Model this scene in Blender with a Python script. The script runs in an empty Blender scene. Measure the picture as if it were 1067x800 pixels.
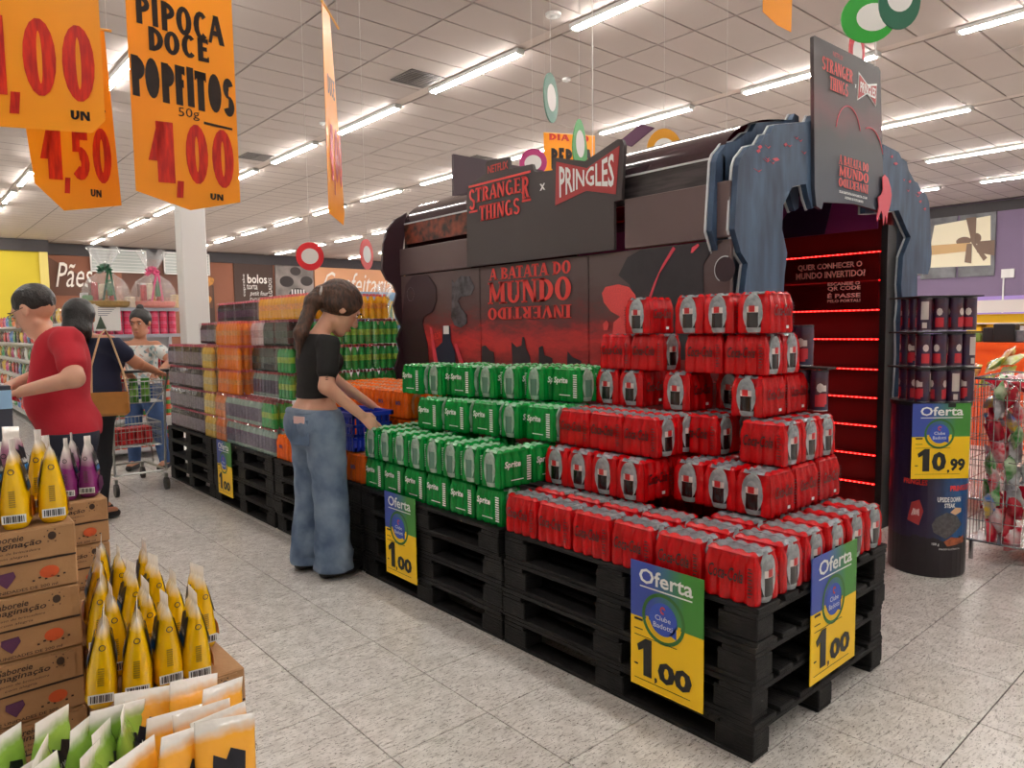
import bpy, bmesh, math, random
import numpy as np
from mathutils import Vector, Matrix
random.seed(7)
SC = bpy.context.scene
COL = SC.collection
PI = math.pi

# ------------------------------------------------------------------ camera
cam = bpy.data.cameras.new('camera')
cam.sensor_width = 36.0
cam.lens = 745.0 / 1067.0 * 36.0
cam.clip_start = 0.05
cam.clip_end = 200
camo = bpy.data.objects.new('camera', cam)
COL.objects.link(camo)
_dx = Vector((0.75235701, -0.0633738, 0.65570016))
_dy = Vector((-0.65859509, -0.05038983, 0.75080848))
_dz = Vector((-0.01454096, -0.99671692, -0.07964881))
# columns: camera right, camera up, camera back in world space
camo.matrix_world = Matrix(((_dx[0], -_dx[1], -_dx[2], 0.0), (_dy[0], -_dy[1], -_dy[2], 0.0), (_dz[0], -_dz[1], -_dz[2], 1.38), (0, 0, 0, 1)))
SC.camera = camo

# ------------------------------------------------------------------ world, view
w = bpy.data.worlds.new('world')
SC.world = w
w.use_nodes = True
w.node_tree.nodes['Background'].inputs[0].default_value = (0.9, 0.93, 1.0, 1)
w.node_tree.nodes['Background'].inputs[1].default_value = 0.3
SC.view_settings.view_transform = 'Standard'
SC.view_settings.look = 'None'
SC.view_settings.gamma = 1.0
SC.view_settings.exposure = 0.22
SC.view_settings.use_curve_mapping = False
TUBE_STRENGTH = 70.0
SPOT_POWER = 90.0

# ------------------------------------------------------------------ materials
def srgb(r, g, b):
    f = lambda c: ((c / 255.0) / 12.92) if c / 255.0 <= 0.04045 else (((c / 255.0) + 0.055) / 1.055) ** 2.4
    return (f(r), f(g), f(b), 1.0)
MATS = {}
def mat(name, rgb, rough=0.5, metal=0.0, spec=0.5, bump=0.0, bscale=40.0, var=0.0, vscale=8.0, emit=0.0, alpha=1.0, coat=0.0, dark=None, stretch=(1, 1, 1)):
    if name in MATS: return MATS[name]
    m = bpy.data.materials.new(name); m.use_nodes = True
    nt = m.node_tree; b = nt.nodes['Principled BSDF']
    c = srgb(*rgb)
    b.inputs['Base Color'].default_value = c
    b.inputs['Roughness'].default_value = rough
    b.inputs['Metallic'].default_value = metal
    b.inputs['Specular IOR Level'].default_value = spec
    b.inputs['Coat Weight'].default_value = coat
    b.inputs['Coat Roughness'].default_value = 0.12
    if emit:
        b.inputs['Emission Color'].default_value = c
        b.inputs['Emission Strength'].default_value = emit
    if bump or var:
        tc = nt.nodes.new('ShaderNodeTexCoord'); mp = nt.nodes.new('ShaderNodeMapping')
        mp.inputs['Scale'].default_value = stretch
        nt.links.new(tc.outputs['Object'], mp.inputs[0])
    if var:
        n = nt.nodes.new('ShaderNodeTexNoise'); n.inputs['Scale'].default_value = vscale; n.inputs['Detail'].default_value = 4
        nt.links.new(mp.outputs[0], n.inputs[0])
        mx = nt.nodes.new('ShaderNodeMix'); mx.data_type = 'RGBA'
        rp = nt.nodes.new('ShaderNodeValToRGB'); rp.color_ramp.elements[0].position = 0.35; rp.color_ramp.elements[1].position = 0.65
        nt.links.new(n.outputs[0], rp.inputs[0]); nt.links.new(rp.outputs[0], mx.inputs[0])
        d = srgb(*dark) if dark else tuple(x * (1 - var) for x in c[:3]) + (1,)
        mx.inputs[6].default_value = d; mx.inputs[7].default_value = c
        nt.links.new(mx.outputs[2], b.inputs['Base Color'])
    if bump:
        n2 = nt.nodes.new('ShaderNodeTexNoise'); n2.inputs['Scale'].default_value = bscale; n2.inputs['Detail'].default_value = 3
        nt.links.new(mp.outputs[0], n2.inputs[0])
        bp = nt.nodes.new('ShaderNodeBump'); bp.inputs['Strength'].default_value = bump; bp.inputs['Distance'].default_value = 0.01
        nt.links.new(n2.outputs[0], bp.inputs['Height']); nt.links.new(bp.outputs[0], b.inputs['Normal'])
    if alpha < 1:
        b.inputs['Alpha'].default_value = alpha
    MATS[name] = m
    return m
def P(m): return m.node_tree.nodes['Principled BSDF']

# ------------------------------------------------------------------ mesh builder
class MB:
    def __init__(s): s.v = []; s.f = []; s.m = []; s.cur = 0
    def add(s, vs, fs):
        o = len(s.v); s.v += [tuple(v) for v in vs]
        for f in fs: s.f.append(tuple(i + o for i in f)); s.m.append(s.cur)
    def box(s, a, b):
        x0, y0, z0 = a; x1, y1, z1 = b
        s.add([(x0,y0,z0),(x1,y0,z0),(x1,y1,z0),(x0,y1,z0),(x0,y0,z1),(x1,y0,z1),(x1,y1,z1),(x0,y1,z1)],
              [(0,3,2,1),(4,5,6,7),(0,1,5,4),(1,2,6,5),(2,3,7,6),(3,0,4,7)])
        return s
    def cbox(s, c, d): return s.box([c[i]-d[i]/2 for i in range(3)], [c[i]+d[i]/2 for i in range(3)])
    def bevbox(s, a, b, r):
        x0,y0,z0=a; x1,y1,z1=b
        ring=lambda ix,z:[(x0+ix,y0+r,z),(x0+r,y0+ix,z),(x1-r,y0+ix,z),(x1-ix,y0+r,z),(x1-ix,y1-r,z),(x1-r,y1-ix,z),(x0+r,y1-ix,z),(x0+ix,y1-r,z)]
        vs=ring(r,z0)+ring(0,z0+r)+ring(0,z1-r)+ring(r,z1)
        vs=[(x0+r,y0+r,z0),(x0+r,y0+r,z0)]+[] if False else vs
        fs=[]
        for k in range(3):
            for i in range(8): fs.append((k*8+i,k*8+(i+1)%8,(k+1)*8+(i+1)%8,(k+1)*8+i))
        fs.append(tuple(range(7,-1,-1))); fs.append(tuple(24+i for i in range(8)))
        s.add(vs,fs); return s
    def tube(s, pts, r, n=8, cap=True):
        pts=[Vector(p) for p in pts]; rs=r if isinstance(r,(list,tuple)) else [r]*len(pts)
        vs=[]; up=None
        for i,p in enumerate(pts):
            t=(pts[min(i+1,len(pts)-1)]-pts[max(i-1,0)])
            t=t.normalized() if t.length>1e-9 else Vector((0,0,1))
            if up is None: up=Vector((0,0,1)) if abs(t.z)<0.9 else Vector((1,0,0))
            a=t.cross(up); a=a.normalized() if a.length>1e-6 else Vector((1,0,0)); b=a.cross(t).normalized(); up=b
            for k in range(n):
                q=2*PI*k/n; vs.append(p+(a*math.cos(q)+b*math.sin(q))*rs[i])
        fs=[]
        for i in range(len(pts)-1):
            for k in range(n): fs.append((i*n+k,i*n+(k+1)%n,(i+1)*n+(k+1)%n,(i+1)*n+k))
        if cap: fs.append(tuple(range(n-1,-1,-1))); fs.append(tuple((len(pts)-1)*n+k for k in range(n)))
        s.add(vs,fs); return s
    def lathe(s, prof, c=(0,0,0), n=16, a0=0, a1=2*PI, cap=True):
        full=abs(a1-a0-2*PI)<1e-6; m=n if full else n+1; vs=[]
        for r,z in prof:
            for k in range(m):
                q=a0+(a1-a0)*k/n; vs.append((c[0]+r*math.cos(q),c[1]+r*math.sin(q),c[2]+z))
        fs=[]
        for i in range(len(prof)-1):
            for k in range(n): fs.append((i*m+k,i*m+(k+1)%m,(i+1)*m+(k+1)%m,(i+1)*m+k))
        if cap and full: fs.append(tuple(range(m-1,-1,-1))); fs.append(tuple((len(prof)-1)*m+k for k in range(m)))
        s.add(vs,fs); return s
    def prism(s, poly, O, u, v, d):
        """poly in (a,b) on plane O + a*u + b*v, thickness d along u x v"""
        O=Vector(O);u=Vector(u);v=Vector(v);w=u.cross(v).normalized()*d
        n=len(poly); A=[O+u*a+v*b for a,b in poly]
        s.add(A+[p+w for p in A],[tuple(range(n-1,-1,-1)),tuple(n+i for i in range(n))]+[(i,(i+1)%n,n+(i+1)%n,n+i) for i in range(n)])
        return s
    def mesh(s, name, mats, smooth=False):
        me=bpy.data.meshes.new(name); me.from_pydata(s.v,[],s.f)
        if not isinstance(mats,(list,tuple)): mats=[mats]
        for m in mats: me.materials.append(m)
        if any(s.m): me.polygons.foreach_set('material_index',s.m)
        if smooth: me.polygons.foreach_set('use_smooth',[True]*len(s.f))
        me.update(); return me
    def build(s, name, mats, parent=None, loc=(0,0,0), rz=0, smooth=False):
        return link(name, s.mesh(name,mats,smooth), parent, loc, rz)
def link(name, me, parent=None, loc=(0,0,0), rz=0):
    o=bpy.data.objects.new(name,me); COL.objects.link(o); o.location=loc; o.rotation_euler=(0,0,rz)
    if parent is not None: o.parent=parent
    return o
def thing(name,label,cat,loc=(0,0,0),rz=0,group=None):
    o=bpy.data.objects.new(name,None); COL.objects.link(o); o.empty_display_size=0.1
    o.location=loc; o.rotation_euler=(0,0,rz); return tag(o,label,cat,group)
def tag(o,label=None,cat=None,group=None,kind=None):
    if label: o['label']=label
    if cat: o['category']=cat
    if group: o['group']=group
    if kind: o['kind']=kind
    return o
def struct(o): o['kind']='structure'; return o
def dup(o,label=None,loc=None,rz=None,parent=None):
    def rec(q,par):
        c=q.copy(); COL.objects.link(c)
        if par is not None: c.parent=par
        for ch in KIDS.get(q.name,[]): rec(ch,c)
        return c
    KIDS={}
    def walk(q):
        k=list(q.children); KIDS[q.name]=k
        for x in k: walk(x)
    walk(o)
    r=rec(o,parent)
    if label: r['label']=label
    if loc is not None: r.location=loc
    if rz is not None: r.rotation_euler=(0,0,rz)
    return r

# ------------------------------------------------------------------ lettering
def text_polys(txt, bold=0.0, shear=0.0):
    cu=bpy.data.curves.new('t','FONT'); cu.body=txt; cu.size=1; cu.offset=bold; cu.shear=shear; cu.resolution_u=2; cu.fill_mode='FRONT'
    ob=bpy.data.objects.new('t',cu); COL.objects.link(ob)
    dg=bpy.context.evaluated_depsgraph_get(); me=bpy.data.meshes.new_from_object(ob.evaluated_get(dg))
    vs=[(v.co.x,v.co.y) for v in me.vertices]; fs=[tuple(p.vertices) for p in me.polygons]
    bpy.data.objects.remove(ob); bpy.data.curves.remove(cu); bpy.data.meshes.remove(me)
    return vs,fs
T,TH=0.26,0.11
def _stem(a,x0,y0,x1,y1,w): a.append([(x0-w/2,y0),(x0+w/2,y0),(x1+w/2,y1),(x1-w/2,y1)])
def _bar(a,x0,y0,x1,y1): a.append([(x0,y0),(x1,y0),(x1,y1),(x0,y1)])
def _arc(a,cx,cy,rx,ry,d0,d1,tx,ty,n=10):
    for i in range(n):
        q0=math.radians(d0+(d1-d0)*i/n); q1=math.radians(d0+(d1-d0)*(i+1)/n)
        o=lambda q:(cx+rx*math.cos(q),cy+ry*math.sin(q)); k=lambda q:(cx+(rx-tx)*math.cos(q),cy+(ry-ty)*math.sin(q))
        a.append([k(q0),o(q0),o(q1),k(q1)])
def glyph(c,serif=True,T=T,t=TH):
    a=[];w=.8
    def S(x,y,ww=None):
        if serif:
            ww=ww or T*1.9; _bar(a,x-ww/2,y,x+ww/2,y+.07 if y<.5 else y-.07)
    L=T/2+.06; R=w-T/2-.04
    if c=='A': _stem(a,.06,0,.4,1,t); _stem(a,.74,0,.42,1,T); _bar(a,.18,.28,.6,.28+t); S(.07,0,T*1.3); S(.74,0)
    elif c=='B': _stem(a,L,0,L,1,T); _arc(a,L,.74,.55,.26,-90,90,T*.9,t); _arc(a,L,.27,.62,.27,-90,90,T*.95,t); S(L-.03,0,T*1.5);S(L-.03,1,T*1.5)
    elif c=='C': _arc(a,.45,.5,.42,.5,45,315,T,t); 
    elif c=='D': _stem(a,L,0,L,1,T); _arc(a,L,.5,.62,.5,-90,90,T,t); S(L-.03,0,T*1.5);S(L-.03,1,T*1.5)
    elif c=='E': _stem(a,L,0,L,1,T); _bar(a,L,0,.68,t);_bar(a,L,.46,.58,.46+t);_bar(a,L,1-t,.66,1);_bar(a,.6,0,.68,.24);_bar(a,.58,.78,.66,1); S(L-.03,0,T*1.5);S(L-.03,1,T*1.5); w=.72
    elif c=='F': _stem(a,L,0,L,1,T); _bar(a,L,.46,.58,.46+t);_bar(a,L,1-t,.66,1);_bar(a,.58,.78,.66,1); S(L-.0,0);S(L-.03,1,T*1.5); w=.7
    elif c=='G': _arc(a,.45,.5,.42,.5,50,330,T,t); _stem(a,.76,.05,.76,.46,T*.8); _bar(a,.5,.38,.86,.38+.08); w=.9
    elif c=='H': _stem(a,L,0,L,1,T);_stem(a,R,0,R,1,T);_bar(a,L,.45,R,.45+t); S(L,0);S(L,1);S(R,0);S(R,1)
    elif c=='I': _stem(a,.22,0,.22,1,T); S(.22,0);S(.22,1); w=.44
    elif c=='K': _stem(a,L,0,L,1,T); _stem(a,L+.1,.4,.66,1,t*1.2);_stem(a,.68,0,.38,.62,T); S(L,0);S(L,1);S(.68,0);S(.64,1,T*1.3)
    elif c=='L': _stem(a,L,0,L,1,T); _bar(a,L,0,.66,t);_bar(a,.58,0,.66,.26); S(L-.03,0,T*1.5);S(L,1); w=.7
    elif c=='M': _stem(a,.1,0,.14,1,t*1.2);_stem(a,.14,1,.5,.1,T*.9);_stem(a,.5,.1,.84,1,t*1.2);_stem(a,.9,0,.86,1,T);S(.1,0,T*1.2);S(.9,0);S(.12,1,T*1.2);S(.88,1); w=1.06
    elif c=='N': _stem(a,.12,0,.12,1,t*1.2);_stem(a,.72,0,.18,1,T);_stem(a,.72,0,.72,1,t*1.2);S(.12,0,T*1.3);S(.12,1,T*1.3);S(.72,1,T*1.3); w=.86
    elif c=='O': _arc(a,.44,.5,.42,.5,0,360,T,t,18); w=.88
    elif c=='P': _stem(a,L,0,L,1,T); _arc(a,L,.7,.56,.3,-90,90,T*.9,t); S(L,0);S(L-.03,1,T*1.5); w=.76
    elif c=='R': _stem(a,L,0,L,1,T); _arc(a,L,.72,.55,.28,-90,90,T*.9,t);_stem(a,.68,0,.4,.5,T); S(L,0);S(L-.03,1,T*1.5);S(.7,0,T*1.4)
    elif c=='S': _arc(a,.38,.73,.34,.27,20,270,T*.9,t);_arc(a,.38,.27,.36,.27,-160,90,T*.9,t); w=.76
    elif c=='T': _stem(a,.36,0,.36,1,T);_bar(a,.0,1-t,.72,1);_bar(a,0,.76,.07,1);_bar(a,.65,.76,.72,1);S(.36,0); w=.74
    elif c=='U': _stem(a,L,.35,L,1,T);_stem(a,.7,.35,.7,1,t*1.2);_arc(a,.42,.36,.36,.36,180,360,T*.9,t);S(L,1);S(.7,1,T*1.2); w=.86
    elif c=='V': _stem(a,.42,0,.1,1,T);_stem(a,.4,0,.74,1,t*1.2);S(.1,1);S(.74,1,T*1.2)
    elif c=='X': _stem(a,.1,0,.7,1,t*1.4);_stem(a,.7,0,.1,1,T)
    elif c=='0': _arc(a,.36,.5,.34,.5,0,360,T*.62,t,18); w=.74
    elif c=='1': _stem(a,.42,0,.42,1,T*1.1);_stem(a,.05,.35,.36,1,T*.6); w=.62
    elif c=='5': _bar(a,.12,1-t*1.4,.6,1);_stem(a,.18,.5,.2,1,T*.6);_arc(a,.3,.3,.34,.3,-140,100,T*.7,t*1.2); w=.68
    elif c==',': _stem(a,.1,-.22,.15,.06,T*.42); w=.26
    elif c=='?': _arc(a,.34,.72,.3,.28,-80,170,T*.7,t); _bar(a,.26,0,.44,.14); w=.7
    elif c=='!': _stem(a,.2,.25,.2,1,T); _bar(a,.1,0,.3,.14); w=.4
    else: w=.4
    return a,w
def stroke_polys(txt, serif=True, T=T, t=TH, gap=.07, jit=0.0):
    vs=[];fs=[];x=0;rg=random.Random(len(txt)*7+1)
    for c in txt:
        a,w=glyph(c,serif,T,t); dy=rg.uniform(-jit,jit)
        for poly in a:
            o=len(vs); vs+=[(x+p[0],p[1]+dy) for p in poly]; fs.append(tuple(range(o,o+len(poly))))
        x+=w+gap
    return vs,fs
def polys_to(mb, vs, fs, O, u, v, W, H, keep=False, trans=None):
    xs=[p[0] for p in vs]; ys=[p[1] for p in vs]; x0,x1,y0,y1=min(xs),max(xs),min(ys),max(ys)
    sx=W/max(x1-x0,1e-6); sy=H/max(y1-y0,1e-6)
    if keep: sx=sy=min(sx,sy)
    O=Vector(O);u=Vector(u);v=Vector(v); out=[]
    for p in vs:
        a=(p[0]-x0)*sx; b=(p[1]-y0)*sy
        if trans: a,b=trans(a/W,b/H); a*=W; b*=H
        out.append(O+u*a+v*b)
    mb.add(out,fs)
def letter(name, txt, m, parent, O, u, v, W, H, style='sans', bold=0.02, shear=0.0, keep=False, trans=None, T=T, t=TH):
    mb=MB()
    if style=='sans': vs,fs=text_polys(txt,bold,shear)
    else: vs,fs=stroke_polys(txt, style=='serif', T, t, gap=(.07 if style=='serif' else .06), jit=0.03 if style=='brush' else 0)
    polys_to(mb,vs,fs,O,u,v,W,H,keep,trans)
    return mb.build(name,m,parent)
def disc(mb, O, u, v, rx, ry, n=20, rin=0.0, a0=0, a1=360):
    O=Vector(O);u=Vector(u);v=Vector(v)
    A=[math.radians(a0+(a1-a0)*i/n) for i in range(n+1)]
    if rin<=0 and a1-a0>=360: mb.add([O+u*rx*math.cos(q)+v*ry*math.sin(q) for q in A[:-1]],[tuple(range(n))])
    else:
        vs=[]
        for q in A: vs+= [O+(u*rx*math.cos(q)+v*ry*math.sin(q))*rin, O+u*rx*math.cos(q)+v*ry*math.sin(q)]
        mb.add(vs,[(2*i,2*i+1,2*i+3,2*i+2) for i in range(n)])
# ------------------------------------------------------------------ floor
def granite():
    m=bpy.data.materials.new('granite'); m.use_nodes=True; nt=m.node_tree; b=P(m); N=nt.nodes.new; Lk=nt.links.new
    g=N('ShaderNodeNewGeometry')
    def nz(scale,st,det=4,rot=0.5):
        mp=N('ShaderNodeMapping'); mp.inputs['Scale'].default_value=st; mp.inputs['Rotation'].default_value=(0,0,rot); Lk(g.outputs['Position'],mp.inputs[0])
        n=N('ShaderNodeTexNoise'); n.inputs['Scale'].default_value=scale; n.inputs['Detail'].default_value=det; n.inputs['Roughness'].default_value=.65; Lk(mp.outputs[0],n.inputs[0]); return n.outputs[0]
    def ramp(s,a,bb,c0,c1):
        r=N('ShaderNodeValToRGB'); r.color_ramp.elements[0].position=a; r.color_ramp.elements[1].position=bb
        r.color_ramp.elements[0].color=c0; r.color_ramp.elements[1].color=c1; Lk(s,r.inputs[0]); return r.outputs[0]
    base=ramp(nz(14,(1,1,1)),.3,.7,srgb(206,202,196),srgb(238,235,230))
    fl=ramp(nz(60,(.4,1.6,1),5),.52,.66,(0,0,0,1),(.85,.85,.85,1))
    fl2=ramp(nz(150,(.5,1.2,1),2,1.1),.60,.68,(0,0,0,1),(1,1,1,1))
    m1=N('ShaderNodeMix'); m1.data_type='RGBA'; Lk(fl,m1.inputs[0]); Lk(base,m1.inputs[6]); m1.inputs[7].default_value=srgb(150,145,138)
    m2=N('ShaderNodeMix'); m2.data_type='RGBA'; Lk(fl2,m2.inputs[0]); Lk(m1.outputs[2],m2.inputs[6]); m2.inputs[7].default_value=srgb(72,68,66)
    oi=N('ShaderNodeObjectInfo'); hv=N('ShaderNodeHueSaturation'); mr=N('ShaderNodeMapRange'); Lk(oi.outputs['Random'],mr.inputs[0])
    mr.inputs[3].default_value=.93; mr.inputs[4].default_value=1.04; Lk(mr.outputs[0],hv.inputs['Value']); Lk(m2.outputs[2],hv.inputs['Color'])
    Lk(hv.outputs[0],b.inputs['Base Color'])
    b.inputs['Roughness'].default_value=.24; b.inputs['Specular IOR Level'].default_value=.5
    return m
M_gran=granite()
M_joint=mat('floor_joint',(52,46,42),.9)
floor=MB().box((-8,-8,-.2),(27.4,36,-.006)).build('floor',M_joint); struct(floor)
TP=.4; X0=1.545; Y0=1.53
tm=MB().bevbox((.002,.002,-.006),(TP-.002,TP-.002,0),.001).mesh('tile',M_gran)
cells=[]
for i in range(-24,64):
    for j in range(-24,86):
        x=X0+i*TP; y=Y0+j*TP
        inview = y+x>.9 and (x+.4)>-.12*y and y>-.35+.0*x-.35*x+.6
        cells.append((math.hypot(x+.2-.3,y+.2) + (0 if inview else 1000), x, y))
cells.sort()
near=cells[:300]; rest=cells[300:]
for d,x,y in near: link('tile',tm,floor,(x,y,0))
mb=MB()
for d,x,y in rest:
    if x<27 and x>-7.9 and y<35.8 and y>-7.9: mb.add([(x+.002,y+.002,0),(x+TP-.002,y+.002,0),(x+TP-.002,y+TP-.002,0),(x+.002,y+TP-.002,0)],[(0,1,2,3)])
tag(mb.build('tiling',M_gran,floor),kind='stuff')

# ------------------------------------------------------------------ ceiling
M_ceil=mat('ceiling_tile',(186,174,167),.85,var=.05,vscale=.6)
M_cgrid=mat('ceiling_grid',(84,76,70),.7)
M_chan=mat('light_channel',(196,182,172),.6)
CZ=5.2
ceil=MB().box((-8,-8,CZ+.03),(27.4,36,CZ+.2)).build('ceiling',M_cgrid); struct(ceil)
ROWS=[-5.21,-1.19,2.83,6.85,10.87,14.89,18.91,22.93]; TW=(4.02-.2)/3
ct=MB().box((.012,.012,0),(TW-.012,.588,.03)).mesh('panel',M_ceil)
cl=[]
VENTS=[(6.1,9.13),(6.1,15.5),(10.15,12.7),(14.2,20.0)]
for r in ROWS[:-1]+[22.93]:
    for k in range(3):
        x=r+.1+k*TW
        for j in range(-21,58):
            y=5.077+.6*(j-0)
            if y>35.4 or x>27 or y<-7.5: continue
            inv = y>.3*x-1 and x>-.1*y-1
            cl.append((math.hypot(x-2,y-2)+(0 if inv and y>2 else 1000),x,y,j))
cl.sort()
rg=random.Random(3)
for n,(d,x,y,j) in enumerate(cl[:300]):
    o=link('panel',ct,ceil,(x,y,CZ+rg.uniform(0,.004)))
    if rg.random()<.03: o.rotation_euler=(0.012,0,0)
mb=MB()
for d,x,y,j in cl[300:]: mb.add([(x+.012,y+.012,CZ+.002),(x+.012,y+.588,CZ+.002),(x+TW-.012,y+.588,CZ+.002),(x+TW-.012,y+.012,CZ+.002)],[(0,1,2,3)])
tag(mb.build('panelling',M_ceil,ceil),kind='stuff')
mb=MB()
for r in ROWS: mb.box((r-.095,-8,CZ+.012),(r+.095,36,CZ+.03))
mb.build('light_channel',M_chan,ceil)

# ------------------------------------------------------------------ ceiling lights (real lamps of the shop)
M_tube=mat('tube_glow',(255,250,244),.4,emit=TUBE_STRENGTH)
M_hous=mat('lamp_housing',(225,225,222),.35)
t0=thing('ceiling_light','x','lamp',(0,0,CZ),group='fluorescent ceiling lights')
mb=MB(); mb.add([(-.07,0,0),(.07,0,0),(.055,0,-.05),(-.055,0,-.05),(-.07,2.15,0),(.07,2.15,0),(.055,2.15,-.05),(-.055,2.15,-.05)],[(0,1,2,3),(7,6,5,4),(0,3,7,4),(1,5,6,2),(3,2,6,7),(0,4,5,1)])
mb.box((-.06,0,-.07),(.06,.04,-.0)); mb.box((-.06,2.11,-.07),(.06,2.15,0))
mb.build('housing',M_hous,t0)
for sx in (-.03,.03): MB().tube([(sx,.05,-.066),(sx,2.1,-.066)],.014,6).build('tube',M_tube,t0)
DIR=['nearest','second','third','fourth','fifth','sixth','seventh','eighth','ninth','tenth','eleventh','twelfth','thirteenth']
first=True
for ri,r in enumerate(ROWS):
    for k in range(-4,9):
        y=7.55+3.13*k
        if y>33.5 or y<-6 or ri==0: continue
        rown=['far side','next to far side','above the gift baskets','above the black banner post','beyond the themed tunnel','second beyond the tunnel','third beyond the tunnel','by the purple wall'][ri]
        lab='twin tube ceiling light in the row %s, %s along it'%(rown,DIR[k+4])
        if first: o=t0; first=False; o['label']=lab; o.location=(r,y,CZ)
        else: dup(t0,lab,(r,y,CZ))
M_vent=mat('vent_grey',(92,86,82),.5,metal=.3)
for i,(x,y) in enumerate(VENTS):
    t=thing('ceiling_vent',['dark square air vent beside the nearest long lamps','smaller looking air vent further along the same lamp row','air vent beyond the second lamp row','air vent far behind the themed tunnel'][i],'vent',(x,y,CZ),group='air vents in the ceiling')
    mb=MB(); mb.box((0,0,-.015),(.6,.03,.0)).box((0,.57,-.015),(.6,.6,0)).box((0,0,-.015),(.03,.6,0)).box((.57,0,-.015),(.6,.6,0)).box((.285,0,-.015),(.315,.6,0)); mb.build('frame',M_vent,t)
    mb=MB()
    for q in range(9): mb.box((.03,.05+q*.06,-.012),(.57,.075+q*.06,-.002))
    tag(mb.build('louvres',M_vent,t),kind='stuff')
for i,(x,y,rr) in enumerate([(6.42,6.48,.1),(6.35,12.5,.06),(8.2,8.0,.07)]):
    o=MB().lathe([(rr,0),(rr*.95,-.03),(rr*.5,-.035),(rr*.3,-.05)],n=14).build('smoke_detector',M_hous,loc=(x,y,CZ),smooth=False)
    tag(o,['round white ceiling speaker beside the nearest tube light','small round detector near the second lamp','small round detector over the tunnel sign'][i],'detector')

# ------------------------------------------------------------------ walls
M_char=mat('charcoal_band',(66,62,64),.7)
M_brown=mat('brown_wall',(140,88,66),.75,var=.06,vscale=.4)
M_brown2=mat('brown_wall_dark',(98,64,52),.75)
M_choc=mat('chocolate_panel',(74,54,46),.7)
M_yel=mat('yellow_wall',(214,192,52),.75,var=.05,vscale=.4)
M_peach=mat('peach_wall',(226,168,126),.75)
M_white=mat('white_paint',(232,230,226),.6)
M_purp=mat('purple_grey_wall',(122,104,132),.7)
M_purpl=mat('lilac_wall',(168,142,212),.7)
M_lett=mat('white_lettering',(245,240,232),.5)
wb=MB().box((5.2,36,0),(27.4,36.2,CZ+.1)).build('wall_back',M_brown); struct(wb)
MB().box((5.2,35.9,4.72),(27.4,36,CZ)).build('top_band',M_char,wb)
MB().box((13.2,35.93,0),(15.2,36,4.72)).build('menu_panel',M_choc,wb)
MB().box((11.2,35.94,0),(12.2,36,3.6)).build('doorway_panel',M_choc,wb)
MB().box((17.5,35.95,0),(27.4,36,4.72)).build('peach_panel',M_peach,wb)
MB().prism([(0,0),(2.6,0),(0,1.7)],(5.3,35.97,3.0),(1,0,0),(0,0,1),-.02).build('dark_triangle',M_brown2,wb)
MB().prism([(0,0),(2.6,0),(2.6,1.7),(0,1.7)],(8.2,35.97,3.0),(1,0,0),(0,0,1),-.02).build('dark_block',M_brown2,wb)
pg=MB()
pg.box((15.3,35.9,2.6),(17.4,35.95,4.75)); o=pg.build('pastry_picture',mat('picture_grey',(150,140,134),.5,var=.5,vscale=1.5),wb)
mb=MB()
for (cx,cz,r) in [(16.5,3.2,.5),(15.9,3.9,.38),(17.0,3.95,.34),(16.4,4.45,.3),(15.7,2.95,.3)]:
    disc(mb,(cx,35.89,cz),(1,0,0),(0,0,1),r,r*.75)
mb.build('pastry_print',mat('choc_print',(52,44,42),.6),wb)
mb=MB()
for (cx,cz,r) in [(16.5,3.3,.36)]:
    for q in range(5): mb.box((cx-r+q*.16,35.87,cz-.15),(cx-r+q*.16+.07,35.885,cz+.2))
mb.build('icing_print',M_white,wb)
letter('lettering','P\u00e3es',M_lett,wb,(5.62,35.88,3.35),(1,0,.02),(0,0,1),1.4,1.05,'sans',.0,.35)
letter('lettering','bolos',M_lett,wb,(13.85,35.9,3.75),(1,0,0),(0,0,1),1.0,.45)
letter('lettering','torta',M_lett,wb,(13.8,35.9,3.45),(1,0,0),(0,0,1),.55,.25,bold=.0)
letter('lettering','petit four',M_lett,wb,(13.95,35.9,3.08),(1,0,0),(0,0,1),.95,.3,bold=0,shear=.3)
letter('lettering','DOCES',M_lett,wb,(13.95,35.9,2.82),(1,0,0),(0,0,1),.8,.2,bold=0)
letter('lettering','SALGADOS',M_lett,wb,(15.1,35.9,2.85),(0,0,1),(-1,0,0),1.2,.18,bold=0)
letter('lettering','cupcake',M_lett,wb,(13.75,35.9,3.1),(0,0,1),(-1,0,0),1.1,.16,bold=0)
letter('lettering','Confeitaria',M_lett,wb,(18.0,35.9,3.3),(1,0,.0),(0,0,1),4.2,1.2,'sans',.0,.35)
wl=MB().box((-8,35,0),(5.25,35.2,CZ+.1)).build('wall_left_yellow',M_yel); struct(wl); wl.name='wall_yellow'
MB().box((-8,34.9,4.72),(5.3,35,CZ)).build('top_band',M_char,wl)
MB().box((4.95,34.93,0),(5.25,36.1,4.72)).build('corner_return',mat('pale_yellow',(226,208,120),.7),wl)
wr=MB().box((27.3,-8,0),(27.5,36,CZ+.1)).build('wall_right',M_purp); struct(wr)
MB().box((27.28,-8,4.87),(27.3,36,CZ)).build('top_band',M_char,wr)
MB().box((27.28,-8,0),(27.3,36,2.15)).build('lilac_band',M_purpl,wr)
for nm,a,b in [('wall_left',(-8.2,-8,0),(-8,35,CZ+.1)),('wall_front',(-8.2,-8.2,0),(27.5,-8,CZ+.1))]: struct(MB().box(a,b).build(nm,M_white))
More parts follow.
